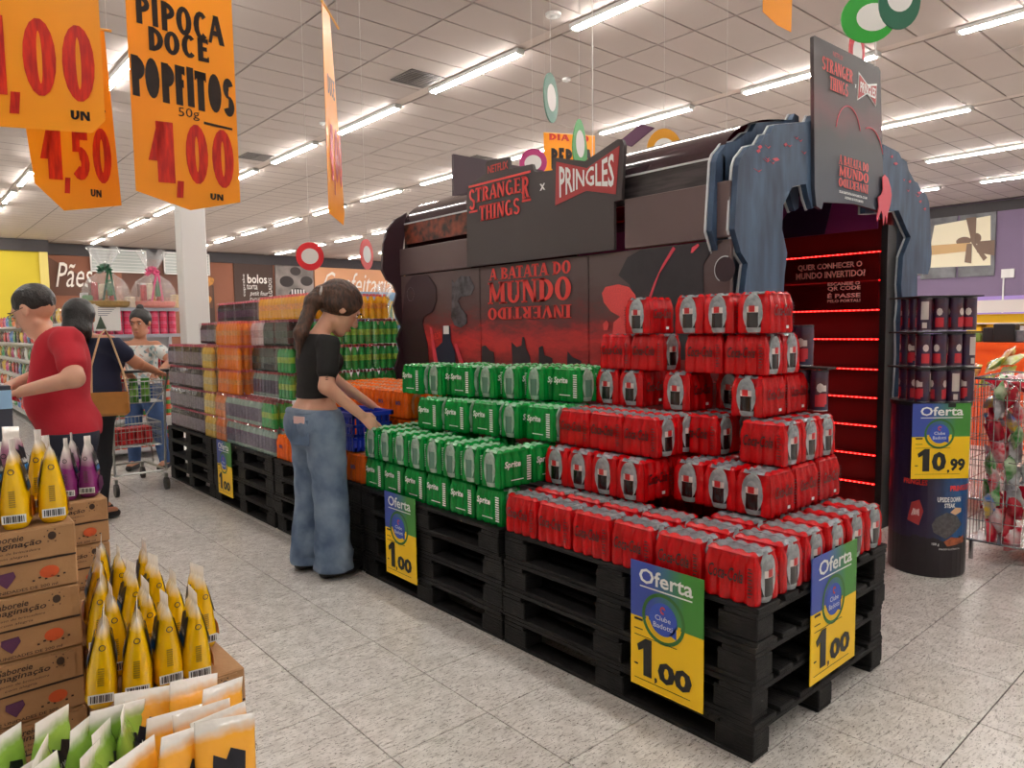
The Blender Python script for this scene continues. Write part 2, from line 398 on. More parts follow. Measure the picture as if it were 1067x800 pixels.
# framed window-like transom lights on the back wall
M_frost=mat('frosted_pane',(176,182,178),.3)
for i,(x0,x1) in enumerate([(7.0,9.2),(10.0,12.0)]):
    wn=thing('window_%d'%(i+1),None,None,(0,0,0)); struct(wn)
    MB().box((x0,35.88,4.1),(x1,35.9,5.05)).build('window_pane',M_frost,wn)
    mb=MB().box((x0-.04,35.86,4.06),(x1+.04,35.9,4.12)).box((x0-.04,35.86,5.03),(x1+.04,35.9,5.09)).box((x0-.04,35.86,4.06),(x0+.02,35.9,5.09)).box((x1-.02,35.86,4.06),(x1+.04,35.9,5.09)); mb.build('window_frame',M_white,wn)
    mb=MB()
    for q in range(6): mb.box((x0,35.85,4.2+q*.14),(x1,35.87,4.22+q*.14))
    tag(mb.build('blind',M_white,wn),kind='stuff')
bp=MB().box((10.95,35.86,2.5),(12.1,35.895,3.9)).build('bread_poster',mat('bread_dark',(96,62,44),.6)); tag(bp,'poster of golden bread loaves on the brown wall, left of the pillar','poster')
mb=MB()
for cx,cz in [(11.6,3.5),(11.3,3.1),(11.75,2.85),(11.9,3.75)]: disc(mb,(cx,35.85,cz),(1,0,.3),(0,0,1),.3,.22)
mb.build('bread_print',mat('bread_gold',(214,146,66),.6,var=.4,vscale=6),bp)

# gift poster on the purple wall, two sheets
pst=thing('gift_poster','large two sheet poster of a cream gift box with brown ribbon on purple wall','poster',(27.215,0,0))
M_cream=mat('poster_cream',(232,222,192),.45); M_pg=mat('poster_grey',(120,120,124),.45,var=.5,vscale=2); M_rib=mat('poster_ribbon',(110,84,66),.45); M_gold=mat('poster_gold',(196,158,104),.45)
for (ya,yb) in [(9.5,8.42),(8.34,7.3)]: MB().box((0,yb,2.82),(.06,ya,4.86)).build('sheet',M_pg,pst)
MB().prism([(9.3,3.2),(9.1,4.62),(7.45,4.75),(7.4,3.15)],(-.012,0,0),(0,1,0),(0,0,1),-.01).build('box_print',M_cream,pst)
MB().prism([(9.28,3.62),(9.28,3.95),(8.0,3.93),(8.0,3.66)],(-.025,0,0),(0,1,0),(0,0,1),-.01).build('band_print',M_gold,pst)
mb=MB()
mb.prism([(8.15,4.75),(7.95,3.9),(7.85,3.9),(7.85,4.75)],(-.03,0,0),(0,1,0),(0,0,1),-.01)
for (y,z,rx,rz) in [(8.2,4.0,.22,.14),(7.85,4.05,.16,.18),(7.6,3.75,.2,.1)]: disc(mb,(-.03,y,z),(0,-1,0),(0,0,1),rx,rz)
mb.prism([(8.1,3.9),(8.15,3.3),(7.95,3.25),(7.95,3.9)],(-.03,0,0),(0,1,0),(0,0,1),-.01)
mb.prism([(7.95,3.9),(7.6,3.3),(7.5,3.4),(7.85,3.9)],(-.03,0,0),(0,1,0),(0,0,1),-.01)
mb.prism([(7.8,3.95),(7.3,3.95),(7.3,3.45),(7.8,3.6)],(-.028,0,0),(0,1,0),(0,0,1),-.01)
mb.build('ribbon_print',M_rib,pst)
pn=thing('conduit_box','white electrical box with vertical conduit on the purple wall','electrical box',(27.279,0,0))
MB().box((-.08,6.75,2.72),(0,7.1,3.0)).build('box_body',M_white,pn); MB().box((-.04,7.02,1.6),(0,7.06,2.72)).build('conduit',M_white,pn)

# ------------------------------------------------------------------ pillar
pl=MB().bevbox((2.375,7.9,0),(2.63,8.1,CZ),.01).build('pillar',M_white); struct(pl)
# ------------------------------------------------------------------ pallets
def pallet_wood():
    m=mat('black_wood',(38,38,39),.62,bump=.5,bscale=30,stretch=(6,1,6))
    nt=m.node_tree; b=P(m); N=nt.nodes.new; Lk=nt.links.new
    g=N('ShaderNodeNewGeometry'); n=N('ShaderNodeTexNoise'); n.inputs['Scale'].default_value=14; n.inputs['Detail'].default_value=6; Lk(g.outputs['Position'],n.inputs[0])
    r=N('ShaderNodeValToRGB'); e=r.color_ramp.elements; e[0].position=.4; e[0].color=srgb(15,15,16); e[1].position=.62; e[1].color=srgb(30,29,29)
    x=e.new(.74); x.color=srgb(48,44,41); x=e.new(.78); x.color=srgb(150,128,100)
    Lk(n.outputs[0],r.inputs[0]); Lk(r.outputs[0],b.inputs['Base Color']); return m
M_pw=pallet_wood(); P(M_pw).inputs['Specular IOR Level'].default_value=.25
PX0,PW_,PL_,PH=1.965,.975,1.2,.125
deck=MB().bevbox((0,0,0),(.135,PL_,.019),.003).mesh('deck_board',M_pw)
deckn=MB().bevbox((0,0,0),(.09,PL_,.019),.003).mesh('deck_board',M_pw)
cross=MB().bevbox((0,0,0),(PW_,.12,.018),.003).mesh('cross_board',M_pw)
skid=MB().bevbox((0,0,0),(.1,PL_,.016),.003).mesh('bottom_board',M_pw)
block=MB().bevbox((0,0,0),(.1,.14,.072),.004).mesh('block',M_pw)
rg=random.Random(11)
def pallet(label,x,y,z):
    t=thing('pallet',label,'pallet',(x,y,z),group='stacked black pallets')
    j=lambda a: rg.uniform(-a,a)
    for bx in (0,PW_/2-.05,PW_-.1):
        link('bottom_board',skid,t,(bx,j(.004),0))
        for by in (0,PL_/2-.07,PL_-.14): link('block',block,t,(bx+j(.004),by+j(.004),.016))
    for by in (0.0,PL_/2-.06,PL_-.12): link('cross_board',cross,t,(0,by,.088))
    xs=[0,.165,.3,.4425,.585,.72,.84]
    for i,dx in enumerate(xs):
        me=deck if i in (0,6) else deckn
        link('deck_board',me,t,(dx+j(.003) if 0<i<6 else dx,j(.004),.106))
    return t
LV=['bottom','second from the floor','third from the floor','top']
PLN=['under the red packs','under the green packs','under the blue basket','under the green bottled water','at the far row end']
PY=[1.125,2.345,3.565,4.79,6.01]
for i,y in enumerate(PY):
    for k in range(4):
        pallet('black wooden pallet %s, %s of its stack'%(PLN[i],LV[k]),PX0+rg.uniform(-.008,.008),y+rg.uniform(-.006,.006),k*PH)
        
# ------------------------------------------------------------------ shrink-wrapped packs
def film(name,rgb,rough=.2,var=.12):
    return mat(name,rgb,rough,bump=.28,bscale=70,var=var,vscale=25,coat=.08,spec=.32)
M_red=film('film_red',(196,4,12),.15,.14); M_redtop=film('film_clear_grey',(140,142,148),.14,.45)
M_grn=film('film_green',(0,140,52),.15,.12); M_grntop=film('film_clear_green',(150,206,166),.16,.3)
M_org=film('film_orange',(240,104,18)); M_orgtop=film('film_clear_orange',(232,150,104),.16,.3)
M_clear=film('film_clear_end',(176,182,186),.12,.45)
M_cleargr=film('film_clear_end_green',(168,196,178),.12,.4)
M_cola=mat('cola_dark',(24,12,12),.12,coat=.5); M_wband=mat('label_white',(226,214,210),.35); M_rband=mat('label_red',(196,30,34),.35)
M_sprb=mat('lemon_bottle',(86,128,108),.12,coat=.5); M_blk=mat('print_black',(14,6,8),.4); M_wht=mat('print_white',(238,240,238),.4); M_navy=mat('print_navy',(26,34,92),.4)
PT=.0465; PHH=.166
def pack_mesh(mside,mtop,nx=4,ny=3,p=PT,h=PHH):
    mb=MB(); r=p/2; A=nx*p/2; B=ny*p/2; pts=[]
    def arc(cx,cy,a0,a1,n):
        for i in range(n+1):
            q=math.radians(a0+(a1-a0)*i/n); pts.append((cx,cy,math.cos(q),math.sin(q)))
    # counter-clockwise from -Y side
    for i in range(nx):
        cx=-A+r+i*p
        if i==0: arc(cx,-B+r,-130,-28,4)
        elif i==nx-1: arc(cx,-B+r,-152,-50,4)
        else: arc(cx,-B+r,-154,-26,5)
    for i in range(ny):
        cy=-B+r+i*p; arc(A-r,cy,-60,60,5)
    for i in range(nx):
        cx=A-r-i*p; arc(cx,B-r,26,154,5)
    for i in range(ny):
        cy=B-r-i*p; arc(-A+r,cy,120,240,5)
    prof=[(.0,.84),(.03,.96),(.1,1.0),(.27,.99),(.38,.92),(.46,.92),(.56,.98),(.64,1.0),(.73,.9),(.81,.72),(.88,.55),(.93,.5)]
    n=len(pts)
    vs=[]
    for z,s in prof: vs+=[(cx+r*s*c,cy+r*s*q,z*h) for cx,cy,c,q in pts]
    fs=[(k*n+i,k*n+(i+1)%n,(k+1)*n+(i+1)%n,(k+1)*n+i) for k in range(len(prof)-1) for i in range(n)]
    mb.add(vs,fs); mb.add(vs[:n],[tuple(range(n-1,-1,-1))])
    mb.cur=1
    gx,gy=nx*4,ny*4; ex=A-r*.5; ey=B-r*.5; g=[]
    for j in range(gy+1):
        for i in range(gx+1):
            x=-ex+2*ex*i/gx; y=-ey+2*ey*j/gy
            bx=min(nx-1,max(0,int((x+A)/p))); by=min(ny-1,max(0,int((y+B)/p)))
            d=math.hypot(x-(-A+r+bx*p),y-(-B+r+by*p))/p
            edge=(i in (0,gx)) or (j in (0,gy))
            z=.93 if edge else .955+.045*max(0,min(1,(.42-d)/.16))
            g.append((x,y,z*h))
    mb.add(g,[(j*(gx+1)+i,j*(gx+1)+i+1,(j+1)*(gx+1)+i+1,(j+1)*(gx+1)+i) for j in range(gy) for i in range(gx)])
    for q_ in range(len(mb.f)-gx*gy,len(mb.f)):
        j_=(q_-(len(mb.f)-gx*gy))//gx
        if j_<2 or j_>=gy-2: mb.m[q_]=0
    me=mb.mesh('film',[mside,mtop],smooth=True); return me
BPROF=[(.80,.02),(1.0,.10),(1.0,.30),(.93,.44),(1.0,.62),(.98,.68),(.80,.80),(.45,.90),(.36,.91),(.36,.98)]
def end_bottle(mats,band,h=PHH,p=PT):
    """bottle showing in the open end of the film (faces local -X)"""
    mb=MB(); r=p/2*1.0
    mb.lathe([(r*a,z*h) for a,z in BPROF],n=12,a0=PI-1.4,a1=PI+1.4); mb.v=[(x*.86,y*1.36,z) for x,y,z in mb.v]; return mb.mesh('end_bottle',mats,True)
def end_label(m1,m2,m3,h=PHH,p=PT):
    mb=MB(); r=p/2*1.05
    mb.lathe([(r*.97,.14*h),(r,.2*h),(r*.96,.42*h),(r*.98,.5*h)],n=8,a0=PI-1.25,a1=PI+1.25)
    mb.cur=1; mb.lathe([(r*.98,.5*h),(r,.64*h)],n=8,a0=PI-1.35,a1=PI+1.35)
    if m3: mb.cur=2; mb.lathe([(r*1.015,.51*h),(r*1.03,.66*h)],n=4,a0=PI-.35,a1=PI+.35)
    mb.v=[(x*.86,y*1.36,z) for x,y,z in mb.v]; return mb.mesh('bottle_label',[m1,m2]+([m3] if m3 else []),True)
def oval_window(m,h=PHH,p=PT):
    mb=MB(); A=2*p; n=18; vs=[(-A-.0015,0,h*.48)]
    for i in range(n):
        q=2*PI*i/n; vs.append((-A-.001+.004*abs(math.cos(q))**2,math.cos(q)*p*.86,h*.5+math.sin(q)*h*.44))
    mb.add(vs,[(0,1+(i+1)%n,1+i) for i in range(n)]); return mb.mesh('film_window',m,True)
def side_text(txt,m,W,H,z,x0=0,shear=.25,bold=.02,extra=None):
    mb=MB(); vs,fs=text_polys(txt,bold,shear)
    polys_to(mb,vs,fs,(x0-W/2,-1.5*PT-.0035,z-H/2),(1,0,0),(0,0,1),W,H)
    if extra: extra(mb)
    return mb.mesh('lettering',m)
def flip(me,rx=True):
    m2=me.copy()
    for v in m2.vertices: v.co.x*=-1; v.co.y*=-1
    return m2
def make_pack(name,label,cat,films,endm,labelm,side,caps=None):
    root=link(name,films); tag(root,label,cat)
    for f in (0,1):
        w=link('film_window',endm[0] if not f else flip(endm[0]),root)
        b=link('end_bottle',endm[1] if not f else flip(endm[1]),root)
        b.location=((1.5*PT+.008)*(1 if f else -1),0,0)
        if labelm:
            l=link('bottle_label',labelm if not f else flip(labelm),b)
        link('lettering',side if not f else flip(side),root)
    return root
def red_extra(mb):
    for i in range(9): mb.box((.066,-1.5*PT-.003,.03+i*.011),(.066+.012+.004*(i%2),-1.5*PT-.002,.0335+i*.011))
def rungs(mb):
    for i in range(11): mb.box((.060,-1.5*PT-.004,.022+i*.0105),(.083,-1.5*PT-.003,.028+i*.0105))
    mb.box((-.03,-1.5*PT-.004,.03),(.04,-1.5*PT-.003,.034))
red0=make_pack('bottle_pack','x','bottle pack',pack_mesh(M_red,M_redtop),(oval_window(M_clear),end_bottle(M_clear,0)),end_label(M_cola,M_wband,M_rband),side_text('Coca-Cola',M_blk,.118,.044,.09,-.008,.35,.012,red_extra))
# little white barcode on the red film
bc=MB().box((.02,-1.5*PT-.003,.018),(.038,-1.5*PT-.002,.03)).mesh('barcode',M_wht)
link('barcode',bc,red0)
grn0=make_pack('bottle_pack','x','bottle pack',pack_mesh(M_grn,M_grntop),(oval_window(M_cleargr),end_bottle(M_cleargr,0)),end_label(M_sprb,M_sprb,None),side_text('Sprite',M_wht,.09,.038,.1,-.02,.15,.03,rungs))
def org_extra(mb): pass
org0=make_pack('bottle_pack','x','bottle pack',pack_mesh(M_org,M_orgtop),(oval_window(M_orgtop),end_bottle(mat('orange_drink',(236,110,20),.2,coat=.4),0)),None,side_text('FANTA',M_navy,.05,.024,.09,0,.1,.06))
ORD=['first','second','third','fourth','fifth','sixth','seventh','eighth','ninth','tenth']
LY=['bottom layer','second layer','third layer','fourth layer','fifth layer','top layer']
USED=set()
def place(src,col,stack,layer,items,group,hl,z0=.5,layname=None,srcused=USED,scale=None):
    for (x,y,rot,lab) in items:
        lb='%s, %s, %s'%(col,layname or LY[layer],lab)
        if src.name not in srcused: srcused.add(src.name); o=src; o['label']=lb
        else: o=dup(src,lb)
        o.location=(x,y,z0+layer*hl+.0005); o.rotation_euler=(0,0,(PI/2 if rot else 0)+rg.uniform(-.012,.012)); o['group']=group
        if scale: o.scale=scale
L,W=4*PT,3*PT
# rot=1: long side faces left/right (along world Y).  rot90 turns local -Y to world +X ; the two long sides are alike
RG='red shrink-wrapped bottle packs'; HL=.168; RC='red bottle pack'; RS='red stack'
it=[]
for j in range(6):
    for i in range(6):
        if 2<=i<=4 and j>=2: continue
        if i==1 and j>1: pass
        y=1.125+.1+.2*j; x=PX0+.082+.161*i
        it.append((x,y,1,'%s from the near corner, %s row from the aisle'%(ORD[j],ORD[i]) if j else '%s in the front row from the near corner'%ORD[i]))
place(red0,RC,RS,0,it,RG,HL,scale=(1.06,1.1,1))
it=[]
for k in range(4):
    for c in range(3 if k in(0,3) else 1): it.append((2.245+L/2+c*(L+.004),2.28-k*.142,0,'%s from the green packs, %s deep'%(ORD[k],ORD[c])))
for k in range(3):
    for c in range(3):
        if k==1 and c==1: continue
        it.append((2.385+L/2+c*(L+.003),1.315+W/2+k*.1425,0,'near block, %s from the front, %s deep'%(ORD[k],ORD[c])))
place(red0,RC,RS,1,it,RG,HL)
it=[]
for k in range(3):
    for c in range(2): it.append((2.335+W/2+c*.143,2.345-L/2-k*.189,1,'%s from the green packs, %s deep'%(ORD[k],ORD[c])))
for c in range(2): it.append((2.545+W/2+c*.143,1.735,1,'standing just behind the front row, %s from the aisle'%ORD[c]))
for c in range(3): it.append((2.52+W/2+c*.143,1.335+L/2,1,'in its front row, %s from the aisle'%ORD[c]))
place(red0,RC,RS,2,it,RG,HL)
it=[(2.6+L/2,2.285,0,'touching the green packs'),(2.6+L/2,2.14,0,'second from the green packs'),(2.6+L/2,1.885,0,'by itself between two dark gaps'),(2.6+L/2,1.54,0,'at the front'),(2.6+L/2+.19,1.54,0,'at the front, behind its neighbour'),(2.6+L/2+.19,1.735,0,'behind the front pair'),(2.6+L/2+.19,2.2,0,'hidden at the back')]
place(red0,RC,RS,3,it,RG,HL)
it=[(2.62+W/2,2.345-L/2,1,'nearest the green packs'),(2.62+W/2,2.155-L/2,1,'second from the green packs'),(2.62+W/2,1.76,1,'third from the green packs'),(2.62+W/2,1.565,1,'at the front beside the aisle'),(2.62+W*1.5+.003,1.565,1,'at the front, one back from the aisle'),(2.62+W*1.5+.003,1.76,1,'one back from the aisle')]
place(red0,RC,RS,4,it,RG,HL)
it=[(2.6+L/2,2.1,0,'furthest from the front'),(2.6+L/2,1.82,0,'second from the far end'),(2.6+L/2,1.675,0,'second from the front'),(2.6+L/2,1.515,0,'at the very front')]
place(red0,RC,RS,5,it,RG,HL)
# green
GG='green shrink-wrapped bottle packs'; GC='green bottle pack'; GS='green stack'; GH=.171
it=[]
for j in range(6): it.append((1.985+W/2,2.36+.095+.2*j,1,'on the aisle edge, %s from the red packs'%ORD[j]))
place(grn0,GC,GS,0,it,GG,GH,scale=(1.05,1,1))
it=[]
for j in range(8):
    it.append((1.98+L/2,2.355+W/2+.148*j,0,'end-on to the aisle, %s from the red packs'%ORD[j]))
    if j%2==0 or j>5: it.append((1.98+L/2+.19,2.355+W/2+.148*j,0,'one back from the aisle, %s from the red packs'%ORD[j]))
place(grn0,GC,GS,1,it,GG,GH)
def tilt(seq,x0,y0,dx,rows,nm):
    """seq of 1 (long side out) / 0 (end out) running away from the red packs"""
    out=[]; y=y0
    for k,s in enumerate(seq):
        wy=(L if s else W)+.004
        for c in range(rows):
            dep=(W if s else L)+.004
            out.append((x0-dx*(y+wy/2-y0)+(W if s else L)/2+c*dep,y+wy/2,s,'%s from the red packs%s'%(ORD[k],'' if c==0 else ', %s row in'%ORD[c])))
        y+=wy
    return out
place(grn0,GC,GS,2,tilt([1,0,1,1,1],2.31,2.35,.2,2,''),GG,GH)
place(grn0,GC,GS,3,tilt([1,0,0,0,1,0,1],2.5,2.35,.28,2,'')[:],GG,GH)
# orange
OG='orange shrink-wrapped bottle packs'; OC='orange bottle pack'; OS='orange stack'
it=[]
for j in range(6): it.append((1.985+W/2,3.58+.095+.2*j,1,'on the aisle edge, %s from the green packs'%ORD[j]))
place(org0,OC,OS,0,it,OG,GH,scale=(1.05,1,1))
it=[]
for j in range(6): it.append((2.3+W/2,3.58+.095+.2*j,1,'behind the blue basket, %s from the green packs'%ORD[j]))
place(org0,OC,OS,1,it,OG,GH,scale=(1.05,1,1))
it=[]
for j in range(6):
    for c in range(4): it.append((2.3+W/2+c*.145,3.58+.095+.2*j,1,'%s from the green packs, %s row in'%(ORD[j],ORD[c])))
place(org0,OC,OS,2,it,OG,GH,scale=(1.05,1,1),layname='top layer')
# ------------------------------------------------------------------ themed tunnel
M_bd=mat('board_dark',(66,58,58),.55,var=.04,vscale=2); M_band=mat('board_brown',(96,78,78),.5,var=.08,vscale=3)
M_rtx=mat('logo_red',(226,62,56),.45); M_wtx=M_wht
M_bow=mat('emblem_red',(172,52,52),.5)
M_arm=mat('arm_blue',(62,88,116),.6,var=.3,vscale=7,stretch=(2.2,1,.5),dark=(38,56,80))
M_edge=mat('cut_edge',(196,200,204),.6)
M_roof=mat('roof_gloss',(52,34,40),.12,var=.15,vscale=3,coat=.5)
M_chipr=mat('chip_red',(226,74,74),.55,var=.15,vscale=120); M_art=mat('art_dark',(44,40,46),.55,var=.2,vscale=20); M_art2=mat('art_grey',(92,92,100),.5,var=.6,vscale=14,dark=(34,32,38))
M_drk=mat('deep_maroon',(48,24,34),.5); M_pk=mat('tendril_red',(214,66,84),.5)
def panel_art():
    m=bpy.data.materials.new('horizon_print'); m.use_nodes=True; nt=m.node_tree; b=P(m); N=nt.nodes.new; Lk=nt.links.new
    g=N('ShaderNodeNewGeometry'); sp=N('ShaderNodeSeparateXYZ'); Lk(g.outputs['Position'],sp.inputs[0])
    mr=N('ShaderNodeMapRange'); mr.inputs[1].default_value=1.12; mr.inputs[2].default_value=1.87; Lk(sp.outputs[2],mr.inputs[0])
    mp=N('ShaderNodeMapping'); mp.inputs['Scale'].default_value=(1,1,3); Lk(g.outputs['Position'],mp.inputs[0])
    n=N('ShaderNodeTexNoise'); n.inputs['Scale'].default_value=5; n.inputs['Detail'].default_value=8; n.inputs['Roughness'].default_value=.7; Lk(mp.outputs[0],n.inputs[0])
    ma=N('ShaderNodeMath'); ma.operation='MULTIPLY_ADD'; Lk(n.outputs[0],ma.inputs[0]); ma.inputs[1].default_value=.55; Lk(mr.outputs[0],ma.inputs[2])
    r=N('ShaderNodeValToRGB'); e=r.color_ramp.elements
    e[0].position=.2; e[0].color=srgb(70,22,24); e[1].position=1.0; e[1].color=srgb(88,72,72)
    for p_,c_ in [(.36,(150,36,38)),(.48,(196,48,46)),(.56,(170,40,44)),(.66,(110,44,46)),(.8,(84,58,58))]:
        x=e.new(p_); x.color=srgb(*c_)
    Lk(ma.outputs[0],r.inputs[0]); Lk(r.outputs[0],b.inputs['Base Color']); b.inputs['Roughness'].default_value=.5
    return m
M_hor=panel_art()
TX=3.05
tun=thing('themed_tunnel','large dark walk-through cardboard tunnel with red lettering and red-lit inside wall','display',(TX,1.9,0))
TO=Vector((-TX,-1.9,0))
def tb(mb,name,mats,par=None,**k):
    mb.v=[(x-TX,y-1.9,z) for x,y,z in mb.v]; return mb.build(name,mats,par or tun,**k)
# lower and upper wall panels
pans=[]
for (a,b) in [(3.812,4.79),(2.818,3.806),(1.9,2.812)]: pans.append(tb(MB().bevbox((TX,a,0),(TX+.03,b,1.783),.004),'wall_panel',M_hor))
def printed(par,poly,m,name,lift=.004,x=TX):
    tb(MB().prism(poly,(x-lift,0,0),(0,1,0),(0,0,1),-.002),name,m,par)
for a,b,z1 in [(3.93,4.79,1.99),(1.9,2.543,2.055)]: tb(MB().bevbox((TX-.008,a,1.79),(TX+.03,b,z1),.004),'band_panel',M_band)
printed(pans[0],[(4.79,1.418),(4.716,1.714),(4.618,1.775),(4.417,1.775),(4.314,1.681),(4.308,1.583),(4.364,1.499),(4.475,1.464),(4.499,1.414),(4.439,1.264),(4.425,1.088),(4.3,.9),(4.785,.9)],M_drk,'silhouette_print')
printed(pans[0],[(4.118,1.718),(4.089,1.693),(4.009,1.74),(3.914,1.729),(3.86,1.657),(3.899,1.602),(3.994,1.595),(4.013,1.60),(4.053,1.566),(4.016,1.514),(3.951,1.465),(3.953,1.407),(4.021,1.379),(4.099,1.397),(4.137,1.457),(4.124,1.54),(4.122,1.6)],M_art2,'curl_print')
printed(pans[0],[(4.332,1.227),(4.246,1.277),(4.237,1.393),(4.149,1.392),(4.143,1.29),(4.096,1.207),(4.08,.95),(4.37,.95),(4.36,1.164)],mat('can_print',(38,44,66),.45),'can_print',.006)
printed(pans[0],[(4.225,1.335),(4.16,1.335),(4.16,1.395),(4.225,1.395)],M_wht,'can_band_print',.009)
printed(pans[0],[(4.40,1.39),(4.37,1.38),(4.31,1.15),(4.23,.95),(4.28,.95),(4.36,1.15)],M_pk,'streak_print',.008)
printed(pans[0],[(4.1,1.26),(4.07,1.27),(3.92,1.0),(3.98,.98)],M_pk,'streak_print',.008)
o=letter('lettering','SABOR',M_rtx,pans[0],(TX-.012-TX,4.385-1.9,1.285),(0,-1,.15),(0,0,1),.13,.05); 
mb=MB(); disc(mb,(TX-.006,4.65,1.64),(0,1,0),(0,0,1),.05,.055,20,.88); tb(mb,'cut_ring',M_edge,pans[0])
for poly in ([(3.79,1.252),(3.753,1.258),(3.71,1.224),(3.666,1.214),(3.65,1.0),(3.8,1.0)],[(3.486,1.282),(3.437,1.25),(3.389,1.261),(3.38,1.315),(3.364,1.315),(3.349,1.251),(3.311,1.188),(3.3,1.0),(3.47,1.0)],[(3.229,1.25),(3.195,1.262),(3.179,1.203),(3.112,1.187),(3.104,1.0),(3.23,1.0)],[(2.981,1.23),(2.942,1.197),(2.872,1.176),(2.857,1.0),(2.99,1.0)]):
    printed(pans[1],poly,M_art,'creature_silhouette')
D=(0,-1,0);Z=(0,0,1)
def wl_text(txt,y,z,wd,h,m=M_rtx,style='serif',par=None,x=TX-.005,trans=None,T=.26,t=.11,u=D,v=Z):
    return letter('lettering',txt,m,par or tun,(x-TX,y-1.9,z),u,v,wd,h,style,trans=trans,T=T,t=t)
wl_text('A BATATA DO',3.705,1.688,.755,.078,par=pans[1])
wl_text('MUNDO',3.718,1.532,.77,.142,par=pans[1])
wl_text('INVERTIDO',2.946,1.507,.775,.08,par=pans[1],u=(0,1,0),v=(0,0,-1))
printed(pans[2],[(2.587,1.653),(2.524,1.745),(2.438,1.776),(2.275,1.778),(1.939,1.778),(1.998,1.737),(2.048,1.671),(2.036,1.2),(2.3,1.2),(2.39,1.4),(2.512,1.6)],M_art,'cloud_print',.003)
printed(pans[2],[(2.706,1.56),(2.679,1.594),(2.587,1.604),(2.512,1.585),(2.468,1.54),(2.462,1.482),(2.493,1.386),(2.512,1.376),(2.55,1.416),(2.64,1.457),(2.692,1.509)],M_chipr,'chip_print',.006)
printed(pans[2],[(2.62,1.397),(2.575,1.426),(2.512,1.406),(2.506,1.367),(2.55,1.3),(2.634,1.3)],M_chipr,'chip_print',.006)
printed(pans[2],[(2.7,1.388),(2.673,1.408),(2.656,1.388),(2.667,1.353),(2.693,1.353)],M_chipr,'chip_print',.006)
printed(pans[2],[(2.225,1.775),(2.209,1.762),(2.309,1.644),(2.366,1.516),(2.38,1.522),(2.343,1.6),(2.29,1.689)],M_pk,'tendril_print',.006)
printed(pans[2],[(2.075,1.775),(2.069,1.765),(2.106,1.733),(2.119,1.734),(2.111,1.76)],M_pk,'tendril_print',.006)
mb=MB(); disc(mb,(TX-.006,1.925,1.64),(0,1,0),(0,0,1),.055,.06,24); tb(mb,'round_recess',M_drk,pans[2])
mb=MB(); disc(mb,(TX-.008,1.925,1.64),(0,1,0),(0,0,1),.058,.064,24,.92,-60,110); tb(mb,'recess_rim',M_edge,pans[2])
# sign board rising over the wall
bpoly=[(3.903,1.79),(3.886,2.323),(3.69,2.379),(3.685,2.44),(3.665,2.457),(3.455,2.442),(3.449,2.42),(3.451,2.369),(3.238,2.361),(3.222,2.315),(3.19,2.305),(3.065,2.295),(3.056,2.367),(2.804,2.30),(2.565,2.372),(2.535,2.365),(2.52,2.334),(2.54,2.052),(2.594,2.048),(2.594,1.79)]
sb=tb(MB().prism(bpoly,(TX-.012,0,0),(0,1,0),(0,0,1),-.022),'sign_board',M_bd)
printed(sb,[(3.04,2.086),(3.028,2.337),(2.786,2.258),(2.549,2.335),(2.577,2.084),(2.794,2.135)],M_bow,'emblem',.002,TX-.034)
def bowt(a,b):
    # letters follow the bow-tie outline: tall at both ends
    k=abs(a-.5)*2; lo=.22*(1-k); hi=1-.32*(1-k); return a,lo+(hi-lo)*b
wl_text('PRINGLES',3.0,2.122,.415,.185,m=M_wtx,style='sans',par=sb,x=TX-.042,trans=bowt)
def st1(a,b):
    k=max(0,(abs(a-.5)-.36)/.14); return a,(-.42*min(1,k*1.2) if b<.5 else 0)+b*1.0 if b<.5 else b
wl_text('STRANGER',3.855,2.205,.6,.095,par=sb,x=TX-.04,trans=lambda a,b:(a,b-(.45*(1-b) if a<.1 or a>.88 else 0)),T=.24,t=.12)
wl_text('THINGS',3.75,2.078,.4,.1,par=sb,x=TX-.04,T=.24,t=.12)
tb(MB().prism([(3.86,2.312),(3.86,2.325),(3.25,2.325),(3.25,2.312)],(TX-.036,0,0),(0,1,0),(0,0,1),-.003),'logo_rule',M_rtx,sb)
for a,b in ((3.86,3.775),(3.33,3.25)): tb(MB().prism([(a,2.145),(a,2.158),(b,2.158),(b,2.145)],(TX-.036,0,0),(0,1,0),(0,0,1),-.003),'logo_rule',M_rtx,sb)
wl_text('NETFLIX',3.655,2.372,.2,.048,m=mat('dull_red',(196,60,52),.5),style='sans',par=sb,x=TX-.04)
wl_text('x',3.168,2.19,.048,.04,m=M_wtx,style='sans',par=sb,x=TX-.04)
# far portal and its dark fin
tb(MB().prism([(3.08,0),(3.074,1.992),(3.12,2.28),(3.075,2.25),(3.013,2.219),(2.943,2.137),(2.903,2.032),(2.892,1.918),(2.881,1.828),(2.923,1.753),(2.982,1.716),(3.01,1.652),(2.977,1.561),(3.004,1.47),(3.048,1.392),(2.999,1.301),(3.027,1.208),(2.977,1.079),(3.003,.946),(2.96,.8),(3.0,.6),(2.97,.3),(3.0,0)],(0,4.81,0),(1,0,0),(0,0,1),.025),'rear_arch',M_drk)
rfin=[(3.35,1.95),(3.35,2.3),(3.6,2.4),(3.605,2.8),(4.62,2.8),(4.62,2.45),(5.0,2.3),(5.3,2.1),(5.5,1.8),(5.45,0),(5.05,0),(5.05,1.85),(4.9,2.0),(3.5,2.0)]
tb(MB().prism(rfin,(0,4.84,0),(1,0,0),(0,0,1),.025),'rear_header',mat('fin_plum',(66,46,54),.5))
